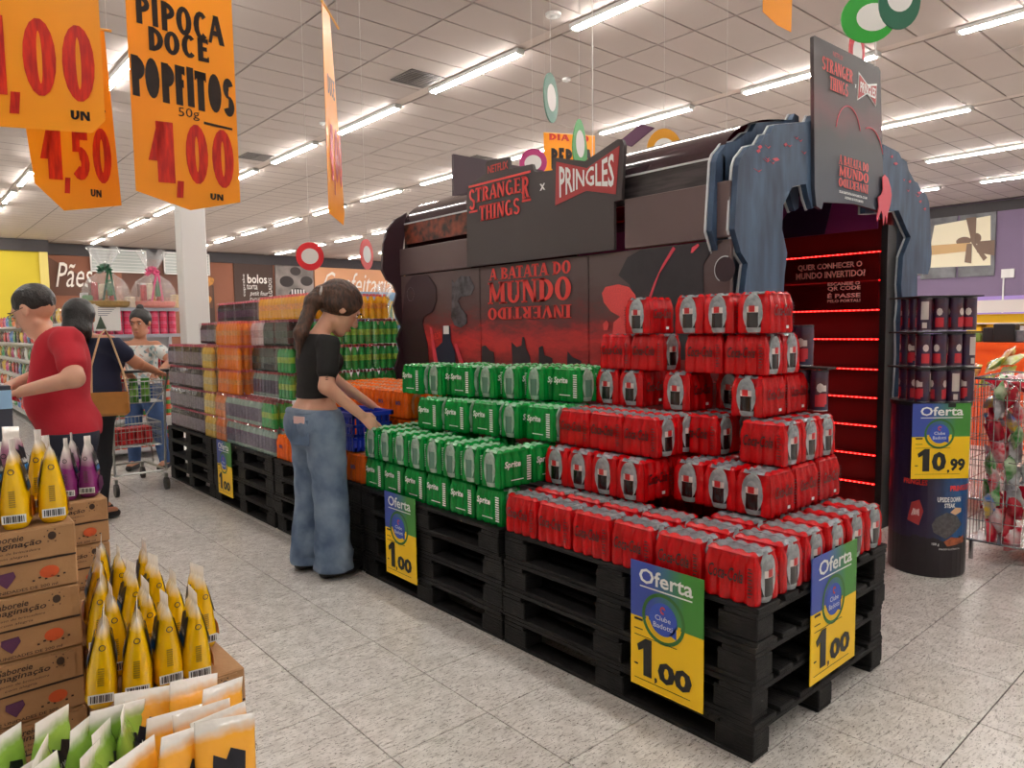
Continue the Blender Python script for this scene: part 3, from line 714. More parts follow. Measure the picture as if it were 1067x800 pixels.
# front portal: left arm, right arm, header
LA=[(3.25,0),(3.2,.5),(3.16,1.0),(3.123,1.514),(3.155,1.668),(3.095,1.715),(3.036,1.823),(3.045,1.93),(3.055,2.033),(3.065,2.12),(3.085,2.16),(3.121,2.189),(3.155,2.22),(3.19,2.231),(3.25,2.246),(3.3,2.3),(3.347,2.312),(3.39,2.36),(3.435,2.371),(3.554,2.396),(3.748,2.438),(3.776,2.477),(3.825,2.47),(3.84,2.01),(3.794,1.99),(3.755,2.04),(3.717,2.111),(3.577,2.081),(3.486,1.978),(3.476,1.857),(3.505,1.80),(3.534,1.739),(3.51,1.63),(3.5,1.521),(3.53,1.2),(3.5,.8),(3.53,.4),(3.5,0)]
def outlined(poly,y,name,m,d=.03,par=None,e=.006):
    # pale cut edge: a slightly larger sheet right behind the printed one
    n=len(poly); big=[]
    ar=sum(poly[i][0]*poly[(i+1)%n][1]-poly[(i+1)%n][0]*poly[i][1] for i in range(n))
    sg=1 if ar>0 else -1
    for i in range(n):
        a=Vector(poly[i-1]);b=Vector(poly[i]);c=Vector(poly[(i+1)%n])
        t=((b-a).normalized()+(c-b).normalized()); t=t.normalized() if t.length>1e-5 else (c-b).normalized()
        big.append((b.x+t.y*e*sg,b.y-t.x*e*sg))
    o=tb(MB().prism(poly,(0,y,0),(1,0,0),(0,0,1),d),name,m,par)
    tb(MB().prism(big,(0,y+.012,0),(1,0,0),(0,0,1),.01),'cut_edge',M_edge,o); return o
outlined([(x-.035*(x<3.3)*(1),z+.03*(z>2.1)) for x,z in LA],2.0,'left_arm_back',M_arm)
la=outlined(LA,1.9,'left_arm',M_arm)
RA=[(4.69,2.06),(4.69,2.465),(4.78,2.46),(4.851,2.457),(4.93,2.45),(4.98,2.42),(5.065,2.412),(5.1,2.36),(5.207,2.303),(5.26,2.30),(5.326,2.255),(5.42,2.24),(5.475,2.191),(5.51,2.068),(5.53,1.95),(5.554,1.852),(5.54,1.76),(5.492,1.702),(5.3,1.70),(5.31,1.55),(5.36,1.2),(5.33,.8),(5.36,.4),(5.33,0),(5.06,0),(5.04,.3),(5.07,.6),(5.04,.9),(5.065,1.15),(5.035,1.38),(5.06,1.5),(5.03,1.62),(5.05,1.80),(5.167,1.935),(5.097,1.982),(4.958,2.09),(4.8,2.07)]
outlined([(x+.03*(x>5.2),z+.03*(z>2.1)) for x,z in RA],2.0,'right_arm_back',M_arm)
outlined(RA,1.9,'right_arm',M_arm)
rr_=random.Random(5)
for i in range(22):
    if i<13: x=rr_.uniform(3.12,3.72); z=2.17+.30*(x-3.12)+rr_.uniform(-.07,.03)
    else: x=rr_.uniform(4.78,5.4); z=2.40-.38*(x-4.78)+rr_.uniform(-.07,.02)
    a=rr_.uniform(.02,.05); tb(MB().prism([(x,z),(x+a,z+.012*rr_.choice([-1,1])),(x+a*1.6,z+.004),(x+a*.8,z-.008)],(0,1.869,0),(1,0,0),(0,0,1),.002),'vein_print',M_pk,la)
hp=[(3.775,2.1),(3.734,2.862),(3.745,2.87),(4.545,2.885),(4.571,2.87),(4.68,2.043),(4.526,2.052),(4.263,2.06),(3.88,2.03),(3.86,1.99),(3.80,2.0)]
def hdr_mat():
    m=bpy.data.materials.new('header_print'); m.use_nodes=True; nt=m.node_tree; b=P(m); N=nt.nodes.new; Lk=nt.links.new
    g=N('ShaderNodeNewGeometry'); sp=N('ShaderNodeSeparateXYZ'); Lk(g.outputs['Position'],sp.inputs[0])
    n=N('ShaderNodeTexNoise'); n.inputs['Scale'].default_value=4; n.inputs['Detail'].default_value=6; Lk(g.outputs['Position'],n.inputs[0])
    ma=N('ShaderNodeMath'); ma.operation='MULTIPLY_ADD'; Lk(n.outputs[0],ma.inputs[0]); ma.inputs[1].default_value=.18; Lk(sp.outputs[2],ma.inputs[2])
    r=N('ShaderNodeValToRGB'); mr=N('ShaderNodeMapRange'); mr.inputs[1].default_value=2.0; mr.inputs[2].default_value=3.0; Lk(ma.outputs[0],mr.inputs[0]); Lk(mr.outputs[0],r.inputs[0])
    e=r.color_ramp.elements; e[0].color=srgb(58,68,84); e[1].color=srgb(50,44,44)
    for p_,c_ in [(.25,(46,52,66)),(.5,(50,44,48)),(.62,(92,44,48)),(.72,(62,44,44))]: x=e.new(p_); x.color=srgb(*c_)
    Lk(r.outputs[0],b.inputs['Base Color']); b.inputs['Roughness'].default_value=.5; return m
hb=tb(MB().prism(hp,(0,1.87,0),(1,0,0),(0,0,1),.02),'header_board',hdr_mat())
def hl(txt,x,z,wd,h,m=M_rtx,style='serif',T=.26,t=.12,u=(1,0,0),v=(0,0,1),sh=0): return letter('lettering',txt,m,hb,(x-TX,1.8425-1.9,z),u,v,wd,h,style,T=T,t=t)
hl('STRANGER',3.82,2.715,.37,.07); hl('THINGS',3.91,2.63,.22,.07); hl('NETFLIX',3.94,2.81,.12,.025,M_bow,'sans')
hl('x',4.215,2.70,.02,.02,M_wht,'sans'); 
tb(MB().prism([(4.26,2.64),(4.27,2.80),(4.39,2.755),(4.52,2.785),(4.515,2.65),(4.39,2.70)],(0,1.849,0),(1,0,0),(0,0,1),.002),'emblem',M_wht,hb)
tb(MB().prism([(4.268,2.65),(4.278,2.785),(4.39,2.745),(4.51,2.77),(4.505,2.66),(4.39,2.71)],(0,1.846,0),(1,0,0),(0,0,1),.002),'emblem',M_bow,hb)
hl('PRINGLES',4.285,2.69,.21,.06,M_wht,'sans')
hl('A BATATA DO',4.035,2.255,.385,.05); hl('MUNDO',4.04,2.19,.385,.058); hl('INVERTIDO',4.425,2.182,.385,.05,u=(-1,0,0),v=(0,0,-1))
hl('SUA BATATA FAVORITA COM',4.05,2.098,.36,.014,M_wht,'sans'); hl('GOSTINHO DE OUTRO MUNDO',4.12,2.072,.24,.014,M_wht,'sans')
def arcp(cx,cz,rx,rz,a0,a1,n,wd):
    o=[];i_=[]
    for k in range(n+1):
        q=math.radians(a0+(a1-a0)*k/n); o.append((cx+rx*math.cos(q),cz+rz*math.sin(q))); i_.append((cx+(rx-wd)*math.cos(q),cz+(rz-wd)*math.sin(q)))
    return o+i_[::-1]
tb(MB().prism(arcp(4.16,2.42,.16,.17,20,170,14,.006),(0,1.848,0),(1,0,0),(0,0,1),.002),'outline_print',M_pk,hb)
tb(MB().prism(arcp(4.45,2.3,.2,.22,25,110,10,.006),(0,1.848,0),(1,0,0),(0,0,1),.002),'outline_print',M_pk,hb)
tb(MB().prism([(4.609,2.25),(4.64,2.27),(4.69,2.255),(4.735,2.2),(4.751,2.16),(4.736,2.10),(4.70,2.04),(4.689,1.98),(4.675,2.02),(4.662,2.03),(4.64,1.965),(4.625,2.03),(4.602,2.051),(4.548,1.98),(4.536,2.0),(4.565,2.07),(4.552,2.125),(4.596,2.146),(4.62,2.18)],(0,1.84,0),(1,0,0),(0,0,1),.004),'tendril_cutout',M_pk,hb)
# roof: glossy vault with a printed flank
mb=MB(); n=22; cx,rx=4.06,.97
ys=[1.97,2.6,3.3,4.0,4.78]
vs=[];fs=[]
for y in ys:
    for k in range(n+1):
        q=PI-PI*k/n; vs.append((cx+rx*math.cos(q),y,2.17+.31*math.sin(q)**.9))
for a in range(len(ys)-1):
    for k in range(n): fs.append((a*(n+1)+k,a*(n+1)+k+1,(a+1)*(n+1)+k+1,(a+1)*(n+1)+k))
mb.add(vs,fs); rf=tb(mb,'roof_vault',M_roof,smooth=True)
M_flank=mat('contour_print',(66,58,60),.4,var=.6,vscale=9,stretch=(1,.6,5),dark=(30,26,28)); M_rust=mat('rust_print',(136,62,34),.5,var=.7,vscale=18,dark=(34,20,18))
tb(MB().box((3.09,1.97,2.03),(3.11,3.0,2.185)),'flank_panel',M_flank,rf)
tb(MB().box((3.09,3.0,2.03),(3.11,4.78,2.185)),'flank_panel',M_rust,rf)
tb(MB().box((3.085,1.97,2.18),(3.10,4.78,2.19)),'edge_trim',M_edge,rf)
mb=MB().prism([(2.62,0),(2.50,.10),(2.62,.16),(2.74,.06)],(3.2,0,2.37),(0,1,0),(.5,0,.85),-.004); tb(mb,'loose_flap',mat('flap_plum',(74,30,62),.8),rf)
# right hand wall: inside lit red, shelf lips with LED strips
M_rin=mat('red_panel',(112,10,14),.5); M_led=mat('led_glow',(255,14,16),.4,emit=3.0); M_ledd=mat('led_dot',(255,52,46),.4,emit=9.0); M_frm=mat('frame_black',(16,14,16),.5)
iw=tb(MB().box((5.0,1.93,0),(5.04,4.78,2.2)),'inner_wall',M_rin)
tb(MB().box((4.9,1.91,0),(5.04,1.95,2.0)),'door_frame',M_frm,iw)
LEDZ=[1.84,1.654,1.46,1.266,1.065,.875,.685,.489,.294]
for z in LEDZ:
    s_=tb(MB().box((4.94,1.95,z-.012),(5.0,4.7,z+.004)),'shelf_lip',M_rin,iw)
    tb(MB().box((4.93,1.96,z-.006),(4.94,4.6,z)),'led_strip',M_led,iw)
    mb=MB()
    for q in range(44): mb.box((4.926,1.97+q*.03,z-.006),(4.93,1.982+q*.03,z))
    tag(tb(mb,'led_dots',M_ledd,iw),kind='stuff')
M_rtxt=mat('panel_text',(252,180,172),.5); M_acr=mat('acrylic_red',(96,8,12),.15)
ap=tb(MB().box((4.86,1.945,1.462),(4.865,2.60,1.825)),'acrylic_panel',M_acr); P(M_acr).inputs['Alpha'].default_value=.86
def at_(txt,y,z,wd,h,bold=.03): return letter('lettering',txt,M_rtxt,ap,(4.855-TX,y-1.9,z),D,Z,wd,h,'sans',bold)
at_('QUER CONHECER O',2.489,1.735,.44,.045); at_('MUNDO INVERTIDO?',2.502,1.68,.475,.045)
at_('ESCANEIE O',2.275,1.625,.215,.022); at_('QR CODE',2.275,1.588,.22,.032); at_('\u00c9 PASSE',2.275,1.542,.22,.036); at_('PELO PORTAL!',2.275,1.512,.22,.02)
# purple inside of the vault over the doorway, tunnel floor
tb(MB().box((4.98,1.98,2.2),(5.02,4.78,2.3)),'inner_top_panel',mat('inner_purple',(96,44,92),.5),iw)
M_mag=mat('inner_magenta',(150,60,130),.5)
tb(MB().prism([(2.0,1.99),(4.7,1.99),(4.7,2.2),(2.0,2.2)],(4.97,0,0),(0,1,0),(0,0,1),-.01),'inner_print',M_mag,iw)
tb(MB().prism([(2.35,1.99),(2.75,1.99),(2.6,2.2),(2.3,2.2)],(4.955,0,0),(0,1,0),(0,0,1),-.01),'inner_print',mat('inner_navy',(48,26,70),.5),iw)
tb(MB().box((3.1,4.76,0),(5.0,4.80,2.2)),'inner_dark_curtain',mat('curtain_dark',(24,10,14),.8))

# ------------------------------------------------------------------ price signs
def sign_mat(nm,w,h,split):
    m=bpy.data.materials.new(nm); m.use_nodes=True; nt=m.node_tree; b=P(m); N=nt.nodes.new; Lk=nt.links.new
    tc=N('ShaderNodeTexCoord'); sp=N('ShaderNodeSeparateXYZ'); Lk(tc.outputs['Object'],sp.inputs[0])
    r=N('ShaderNodeValToRGB'); mr=N('ShaderNodeMapRange'); mr.inputs[1].default_value=0; mr.inputs[2].default_value=w; Lk(sp.outputs[0],mr.inputs[0]); Lk(mr.outputs[0],r.inputs[0])
    e=r.color_ramp.elements; e[0].color=srgb(56,78,168); e[1].color=srgb(64,140,52); e[0].position=.3; e[1].position=.75
    gt=N('ShaderNodeMath'); gt.operation='GREATER_THAN'; gt.inputs[1].default_value=split; Lk(sp.outputs[2],gt.inputs[0])
    mx=N('ShaderNodeMix'); mx.data_type='RGBA'; Lk(gt.outputs[0],mx.inputs[0]); mx.inputs[6].default_value=srgb(255,208,0); Lk(r.outputs[0],mx.inputs[7])
    Lk(mx.outputs[2],b.inputs['Base Color']); b.inputs['Roughness'].default_value=.45; return m
M_sy=mat('sign_yellow',(246,200,10),.5); M_sg=mat('sign_green',(52,112,44),.5); M_sb=mat('sign_blue',(52,84,190),.5); M_st=mat('sign_text_black',(22,22,24),.5)
def price_sign(label,loc,rz,w,h,big,cents,tilt=0.0,comma=True):
    """front faces local -Y, origin at lower left corner"""
    t=thing('price_sign',label,'price sign',loc,rz,'Oferta price signs' if False else 'yellow and blue price signs'); t.rotation_euler=(tilt,0,rz)
    MB().box((0,-.002,0),(w,.002,h)).build('sign_sheet',sign_mat('sign_'+str(len(bpy.data.materials)),w,h,h*.56),t)
    u=(1,0,0);v=(0,0,1)
    letter('lettering','Oferta',M_wht,t,(w*.13,-.004,h*.84),u,v,w*.74,h*.12,'sans',.018)
    MB().box((w*.14,-.004,h*.808),(w*.86,-.003,h*.818)).build('underline',M_wht,t)
    cx,cz,r=w*.47,h*.60,min(w*.32,h*.2)
    mb=MB(); disc(mb,(cx,-.0032,cz),u,v,r,r,30,.86); mb.build('green_ring',M_sg,t)
    mb=MB(); disc(mb,(cx,-.0034,cz),u,v,r*.82,r*.82,20,.84,185,355); mb.build('yellow_ring',M_sy,t)
    mb=MB(); disc(mb,(cx,-.0036,cz),u,v,r*.64,r*.64,26); mb.add([(cx+r*.3,-.0036,cz-r*.5),(cx+r*.62,-.0036,cz-r*.62),(cx+r*.6,-.0036,cz-r*.1)],[(0,1,2)]); mb.build('blue_disc',M_sb,t)
    letter('lettering','Clube',M_wht,t,(cx-r*.36,-.005,cz-r*.06),u,v,r*.72,r*.2,'sans',.0)
    letter('lettering','Badotti',M_wht,t,(cx-r*.44,-.005,cz-r*.36),u,v,r*.88,r*.2,'sans',.0)
    mb=MB(); disc(mb,(cx,-.005,cz+r*.36),u,v,r*.13,r*.15,12,.5,20,300); mb.build('swirl',mat('swirl_red',(214,70,60),.5),t)
    W1=w*(.21 if len(big)==1 else .48)
    ow=w*.22
    MB().prism([(.42,0),(.95,0),(.95,1),(.55,1),(.0,.78),(.1,.62),(.42,.72)],(w*.10,-.003,h*.1),(ow,0,0),(0,0,h*.30),.0015).build('digit',M_st,t)
    if len(big)>1: letter('lettering',big[1:],M_st,t,(w*.35,-.004,h*.1),u,v,w*.25,h*.26,'sans',.05)
    if comma: letter('lettering',',',M_st,t,(w*.14+W1,-.004,h*.07),u,v,w*.04,h*.05,'sans',.05)
    x1=w*.14+W1+w*.05
    letter('lettering',cents,M_st,t,(x1,-.004,h*.10),u,v,min(w*.46,w*.93-x1),h*.17,'sans',.045)
    for (a,z,ww,hh) in [(.06,.53,.12,.018),(.06,.46,.12,.006),(.06,.41,.6,.004),(.06,.17,.05,.012),(.06,.06,.78,.003)]:
        MB().box((w*a,-.004,h*z),(w*(a+ww),-.003,h*(z+hh))).build('small_print',M_st,t)
    return t
# long side signs face -X: local +x -> world -Y
price_sign('yellow and blue 1,00 price sign on the aisle side under the red packs',(1.948,1.60,.1),-PI/2,.302,.452,'1','00',tilt=0)
price_sign('yellow and blue 1,00 price sign facing the front below the red packs',(2.30,1.112,.14),0,.345,.445,'1','00')
price_sign('yellow and blue 1,00 price sign on the pallets under the green packs',(1.945,3.268,.085),-PI/2,.29,.44,'1','00')
price_sign('small looking yellow 1,00 price sign on the furthest black pallets',(1.945,5.83,.09),-PI/2,.31,.43,'1','00')
# ------------------------------------------------------------------ far packs of loose-looking bottles in clear film
def clear_pack(name,liquid,label,cap,lh=(.32,.62),h=.19,p=.058,nx=4,ny=3,glow=.1):
    ml=mat('bottle_'+name,liquid,.14,coat=.4); mlab=mat('label_'+name,label,.35,var=.35,vscale=60); mc=mat('cap_'+name,cap,.4)
    mb=MB(); A=nx*p/2; B=ny*p/2; r=p/2*.9
    for i in range(nx):
        for j in range(ny):
            if 0<i<nx-1 and 0<j<ny-1: 
                mb.cur=2; mb.lathe([(r*.42,.9*h),(r*.42,h)],(-A+p/2+i*p,-B+p/2+j*p,0),6); continue
            c=(-A+p/2+i*p,-B+p/2+j*p,0)
            mb.cur=0; mb.lathe([(r*.85,0),(r,.06*h),(r*.95,lh[0]*h)],c,8,cap=False)
            mb.cur=1; mb.lathe([(r*.97,lh[0]*h),(r*.97,lh[1]*h)],c,8,cap=False)
            mb.cur=0; mb.lathe([(r*.95,lh[1]*h),(r*.9,.72*h),(r*.4,.9*h)],c,8,cap=False)
            mb.cur=2; mb.lathe([(r*.44,.89*h),(r*.44,h*.985)],c,6)
    me=mb.mesh('bottles',[ml,mlab,mc],False)
    t=thing('bottle_pack','x','bottle pack'); link('bottles',me,t)['kind']='stuff'
    f=MB().bevbox((-A-.002,-B-.002,.004),(A+.002,B+.002,h*1.0),.012).mesh('film',M_cf); link('film',f,t)
    return t
M_cf=bpy.data.materials.new('clear_film'); M_cf.use_nodes=True
_nt=M_cf.node_tree; _nt.nodes.clear(); _o=_nt.nodes.new('ShaderNodeOutputMaterial'); _m=_nt.nodes.new('ShaderNodeMixShader'); _t=_nt.nodes.new('ShaderNodeBsdfTransparent'); _g=_nt.nodes.new('ShaderNodeBsdfGlossy')
_g.inputs['Roughness'].default_value=.12; _g.inputs['Color'].default_value=(.9,.9,.9,1); _m.inputs[0].default_value=.13
_nt.links.new(_t.outputs[0],_m.inputs[1]); _nt.links.new(_g.outputs[0],_m.inputs[2]); _nt.links.new(_m.outputs[0],_o.inputs[0])
_tc=_nt.nodes.new('ShaderNodeTexCoord'); _n=_nt.nodes.new('ShaderNodeTexNoise'); _n.inputs['Scale'].default_value=30; _b=_nt.nodes.new('ShaderNodeBump'); _b.inputs['Strength'].default_value=.5
_nt.links.new(_tc.outputs['Object'],_n.inputs[0]); _nt.links.new(_n.outputs[0],_b.inputs['Height']); _nt.links.new(_b.outputs[0],_g.inputs['Normal'])
KP={'silver':clear_pack('silver',(52,40,52),(150,140,156),(206,70,100),(.12,.66)),
    'yellow':clear_pack('yellow',(232,196,90),(226,208,140),(206,110,90),(.3,.6)),
    'orange':clear_pack('orangeade',(240,128,20),(240,150,50),(226,84,78),(.4,.6)),
    'peach':clear_pack('peach',(236,140,80),(220,150,110),(214,120,100),(.3,.6)),
    'dark':clear_pack('dark',(26,40,34),(70,90,80),(150,50,60),(.3,.56)),
    'water':clear_pack('water',(150,176,166),(112,104,128),(196,90,100),(.14,.66)),
    'green':clear_pack('green',(44,158,76),(142,196,60),(130,44,50),(.36,.58)),
    'grape':clear_pack('grape',(44,20,36),(104,66,96),(226,90,120),(.24,.56)),
    'gold':clear_pack('gold',(244,180,30),(250,170,50),(230,84,90),(.4,.62)),
    'pink':clear_pack('pink',(220,196,196),(206,170,170),(226,120,130),(.3,.6))}
NM={'silver':'silver-labelled dark bottle','yellow':'pale yellow bottle','orange':'orangeade bottle','peach':'peach bottle','dark':'dark green bottle','water':'clear grey-labelled bottle','green':'bright green bottle','grape':'dark grape bottle','gold':'golden yellow bottle','pink':'pale pink bottle'}
usedk=set(); CNT={}
def kput(kind,x,y,rot,L_,where):
    z=.5+.192*(L_-1)+.0005; key=(kind,L_,where); CNT[key]=CNT.get(key,0)+1
    lab='%s pack %s, %s, %s in line'%(NM[kind],where,LY[L_-1] if L_<6 else 'sixth layer',ORD[min(9,CNT[key]-1)])
    o=KP[kind]
    if kind in usedk: o=dup(o)
    usedk.add(kind); o['label']=lab; o['group']='clear film packs of %ss'%NM[kind]
    o.location=(x,y,z); o.rotation_euler=(0,0,(PI/2 if rot else 0)+rg.uniform(-.015,.015))
KL,KW=.238,.18
# far pallet (y 6.02-7.2): long sides out along the aisle
for Lr in range(1,5):
    x=1.985+KW/2
    for j,k in enumerate(['yellow','silver','silver','silver','silver'] if Lr>0 else []): kput(k,x,6.02+KL/2+j*.24,1,Lr,'on the far pallet')
for Lr in (4,5):
    for j,k in enumerate((['orange','yellow','silver','silver'])): kput(k,2.21+KW/2 if Lr==5 else 2.18+KW/2,6.02+KL/2+j*.24,1,Lr,'set back on the far pallet')
    for j in range(3): kput('silver',2.42+KW/2,6.26+KL/2+j*.24,1,Lr,'deep on the far pallet')
for j in range(5): kput('grape',2.46+KW/2,6.02+KL/2+j*.24,1,6,'high on the far pallet')
# next pallet (y 4.79-5.99)
for Lr in (1,2):
    for j,k in enumerate(['green' if Lr==2 else 'water','water','water','water','peach']): kput(k,1.985+KW/2,4.80+KL/2+j*.24,1,Lr,'on the fourth pallet')
for Lr in (3,4,5):
    for j,k in enumerate([{3:'green',4:'green',5:'dark'}[Lr],{3:'water',4:'dark',5:'dark'}[Lr],{3:'water',4:'dark',5:'pink'}[Lr]]): kput(k,2.12+KW/2,4.80+KL/2+j*.24,1,Lr,'behind the young woman')
    for j in range(2): kput('orange',2.02+KW/2,5.525+KL/2+j*.24,1,Lr,'in the orange column')
for Lr in range(2,6):
    for c in range(3): kput('green',2.32+KL/2+c*.241,4.80+KW/2,0,Lr,'facing the orange stack')
for j in range(4): kput('gold',2.3+KW/2,4.84+KL/2+j*.24,1,6,'on top of the fourth pallet')
for c in range(2): kput('gold',2.5+KL/2+c*.241,4.84+KW/2,0,6,'on top, facing the front')
# blue basket on the orange packs
bk=thing('shopping_basket','blue plastic shopping basket standing on the orange packs by the young woman','basket',(1.985,3.66,.672))
M_blue=mat('basket_blue',(18,52,176),.35)
mb=MB()
def ring(a,z,w_=.012,hh=.016):
    x0,y0,x1,y1=a; mb.box((x0,y0,z),(x1,y0+w_,z+hh)).box((x0,y1-w_,z),(x1,y1,z+hh)).box((x0,y0,z),(x0+w_,y1,z+hh)).box((x1-w_,y0,z),(x1,y1,z+hh))
ring((0,0,.27,.40),.20,.018,.024); ring((.008,.008,.262,.392),.14); ring((.012,.012,.258,.388),.085); ring((.02,.02,.25,.38),.0,.02,.02)
mb.build('rim_and_bands',M_blue,bk)
MB().box((.02,.02,.0),(.25,.38,.008)).build('base_tray',M_blue,bk)
mb=MB()
for i in range(12):
    y=.03+i*.031
    for x in (.012,.25): mb.box((x,y,0),(x+.008,y+.014,.2))
for i in range(8):
    x=.03+i*.029
    for y in (.012,.38): mb.box((x,y,0),(x+.014,y+.008,.2))
tag(mb.build('ribs',M_blue,bk),kind='stuff')
MB().tube([(.01,.2,.2),(.04,.2,.215),(.23,.2,.215),(.26,.2,.2)],.008,6).build('handle',M_blue,bk)

# ------------------------------------------------------------------ canisters
M_can=mat('canister_navy',(30,36,72),.3,var=.6,vscale=12,dark=(70,22,34),coat=.4); M_canw=mat('canister_label',(196,184,178),.4); M_metal=mat('rim_metal',(170,170,176),.25,metal=.9); M_lid=mat('canister_lid',(60,58,66),.25,coat=.5); M_canr=mat('canister_red',(184,36,48),.4)
def canister():
    t=thing('snack_canister','x','canister'); r=.037
    MB().lathe([(r,.004),(r,.168)],n=16,cap=False).build('tube_body',M_can,t,smooth=True)
    MB().lathe([(r*.98,0),(r*1.03,.0),(r*1.03,.005),(r,.006)],n=16).build('base_rim',M_metal,t)
    MB().lathe([(r*1.03,.166),(r*1.04,.174),(r*.9,.175)],n=16).build('lid',M_lid,t)
    MB().lathe([(r*1.01,.06),(r*1.01,.155)],n=5,a0=.1,a1=1.1,cap=False).build('nutrition_print',M_canw,t); MB().lathe([(r*1.01,.015),(r*1.01,.045)],n=5,a0=.3,a1=.9,cap=False).build('barcode_print',M_canw,t)
    for a_ in (2.0,4.0):
        MB().lathe([(r*1.01,.02),(r*1.01,.07)],n=6,a0=a_,a1=a_+1.1,cap=False).build('flavour_print',M_canr,t)
        mb=MB()
        for k_ in range(8):
            q0=PI*2*k_/8; q1=PI*2*(k_+1)/8; ac=a_+.55
            mb.add([(r*1.02*math.cos(ac),r*1.02*math.sin(ac),.10),(r*1.015*math.cos(ac+.4*math.cos(q0)),r*1.015*math.sin(ac+.4*math.cos(q0)),.10+.02*math.sin(q0)),(r*1.015*math.cos(ac+.4*math.cos(q1)),r*1.015*math.sin(ac+.4*math.cos(q1)),.10+.02*math.sin(q1))],[(0,1,2)])
        mb.build('oval_print',M_canw,t)
    mb=MB(); mb.lathe([(r*1.012,.03),(r*1.012,.075)],n=6,a0=-1.8,a1=-.9,cap=False); mb.build('brand_print',M_canr,t)
    mb=MB(); mb.lathe([(r*1.013,.085),(r*1.013,.11)],n=6,a0=-1.75,a1=-1.0,cap=False); mb.build('emblem_print',M_canw,t)
    return t
can0=canister(); cfirst=[True]
def cput(x,y,z,rz,lab,grp):
    o=can0 if cfirst[0] else dup(can0); cfirst[0]=False
    o['label']=lab; o['group']=grp; o.location=(x,y,z); o.rotation_euler=(0,0,rz)
ct_=thing('canister_stand','round black and blue printed cardboard stand carrying the dark snack canisters','display stand',(4.33,1.44,0),rz=-.72)
SR=.19
def stand_mat():
    m=bpy.data.materials.new('stand_print'); m.use_nodes=True; nt=m.node_tree; b=P(m); N=nt.nodes.new; Lk=nt.links.new
    tc=N('ShaderNodeTexCoord'); sp=N('ShaderNodeSeparateXYZ'); Lk(tc.outputs['Object'],sp.inputs[0])
    n=N('ShaderNodeTexNoise'); n.inputs['Scale'].default_value=9; n.inputs['Detail'].default_value=5; Lk(tc.outputs['Object'],n.inputs[0])
    a=N('ShaderNodeMath'); a.operation='MULTIPLY_ADD'; Lk(n.outputs[0],a.inputs[0]); a.inputs[1].default_value=.1; Lk(sp.outputs[0],a.inputs[2])
    r=N('ShaderNodeValToRGB'); mr=N('ShaderNodeMapRange'); mr.inputs[1].default_value=-.15; mr.inputs[2].default_value=.2; Lk(a.outputs[0],mr.inputs[0]); Lk(mr.outputs[0],r.inputs[0])
    e=r.color_ramp.elements; e[0].color=srgb(42,30,60); e[0].position=.3; e[1].color=srgb(22,84,140); e[1].position=.7; x=e.new(.48); x.color=srgb(24,44,84)
    z=N('ShaderNodeMath'); z.operation='MULTIPLY_ADD'; Lk(n.outputs[0],z.inputs[0]); z.inputs[1].default_value=.12; Lk(sp.outputs[2],z.inputs[2])
    g=N('ShaderNodeMath'); g.operation='LESS_THAN'; g.inputs[1].default_value=.27; Lk(z.outputs[0],g.inputs[0])
    mx=N('ShaderNodeMix'); mx.data_type='RGBA'; Lk(g.outputs[0],mx.inputs[0]); Lk(r.outputs[0],mx.inputs[6]); mx.inputs[7].default_value=srgb(34,26,32)
    Lk(mx.outputs[2],b.inputs['Base Color']); b.inputs['Roughness'].default_value=.3; return m
MB().lathe([(SR*.97,0),(SR,.01),(SR,.93)],n=36).build('drum',stand_mat(),ct_,smooth=False)
MB().lathe([(SR*1.04,.925),(SR*1.04,.945)],n=36).build('top_tray',M_frm,ct_)
def wrap(txt,m,ang,z,wd,h,R=SR+.003,bold=.03):
    vs,fs=text_polys(txt,bold); xs=[p[0] for p in vs]; ys=[p[1] for p in vs]; a,b,c,d=min(xs),max(xs),min(ys),max(ys); mb=MB()
    out=[]
    for p in vs:
        q=ang+((p[0]-a)/(b-a)-.5)*wd/R; out.append((R*math.cos(q),R*math.sin(q),z+(p[1]-c)/(d-c)*h))
    mb.add(out,fs); return mb.build('lettering',m,ct_)
def patch(poly,m,nm,R=SR+.002):
    mb=MB(); cx=sum(p[0] for p in poly)/len(poly); cz=sum(p[1] for p in poly)/len(poly)
    pts=[(cx,cz)]+poly
    # subdivide edges
    pp=[]
    for i in range(len(poly)):
        a=poly[i]; b=poly[(i+1)%len(poly)]
        for k in range(4): pp.append((a[0]+(b[0]-a[0])*k/4,a[1]+(b[1]-a[1])*k/4))
    rings=[]
    for s in (.0,.35,.7,1.0): rings.append([(cx+(x-cx)*s,cz+(z-cz)*s) for x,z in pp])
    vs=[]
    for rg_ in rings:
        for x,z in rg_: q=-PI/2-.2+x/R; vs.append((R*math.cos(q),R*math.sin(q),z))
    n=len(pp); fs=[(k*n+i,k*n+(i+1)%n,(k+1)*n+(i+1)%n,(k+1)*n+i) for k in range(3) for i in range(n)]
    mb.add(vs,fs); return mb.build(nm,m,ct_)
wrap('UPSIDE DOWN',M_wht,-PI/2+.05,.415,.13,.028); wrap('STEAK',M_wht,-PI/2+.05,.385,.06,.024)
wrap('PRINGLES',M_rtx,-PI/2+.4,.475,.14,.03); wrap('100 g',M_wht,-PI/2-.3,.175,.035,.018,bold=.01); wrap('IMAGEM ILUSTRATIVA',M_wht,-PI/2+.1,.155,.12,.009,bold=0)
wrap('PRINGLES',M_rtx,-PI/2-.85,.50,.12,.03)
mb=patch([(-.02,.33),(.03,.36),(.09,.34),(.13,.29),(.08,.25),(.03,.215),(-.03,.25),(-.04,.29)],mat('steak_chip',(92,90,92),.6,var=.4,vscale=60),'chip_print')
patch([(.02,.2),(.06,.225),(.12,.215),(.15,.23),(.15,.19),(.04,.175)],mat('steak_print',(190,100,60),.5,var=.5,vscale=50),'steak_print')
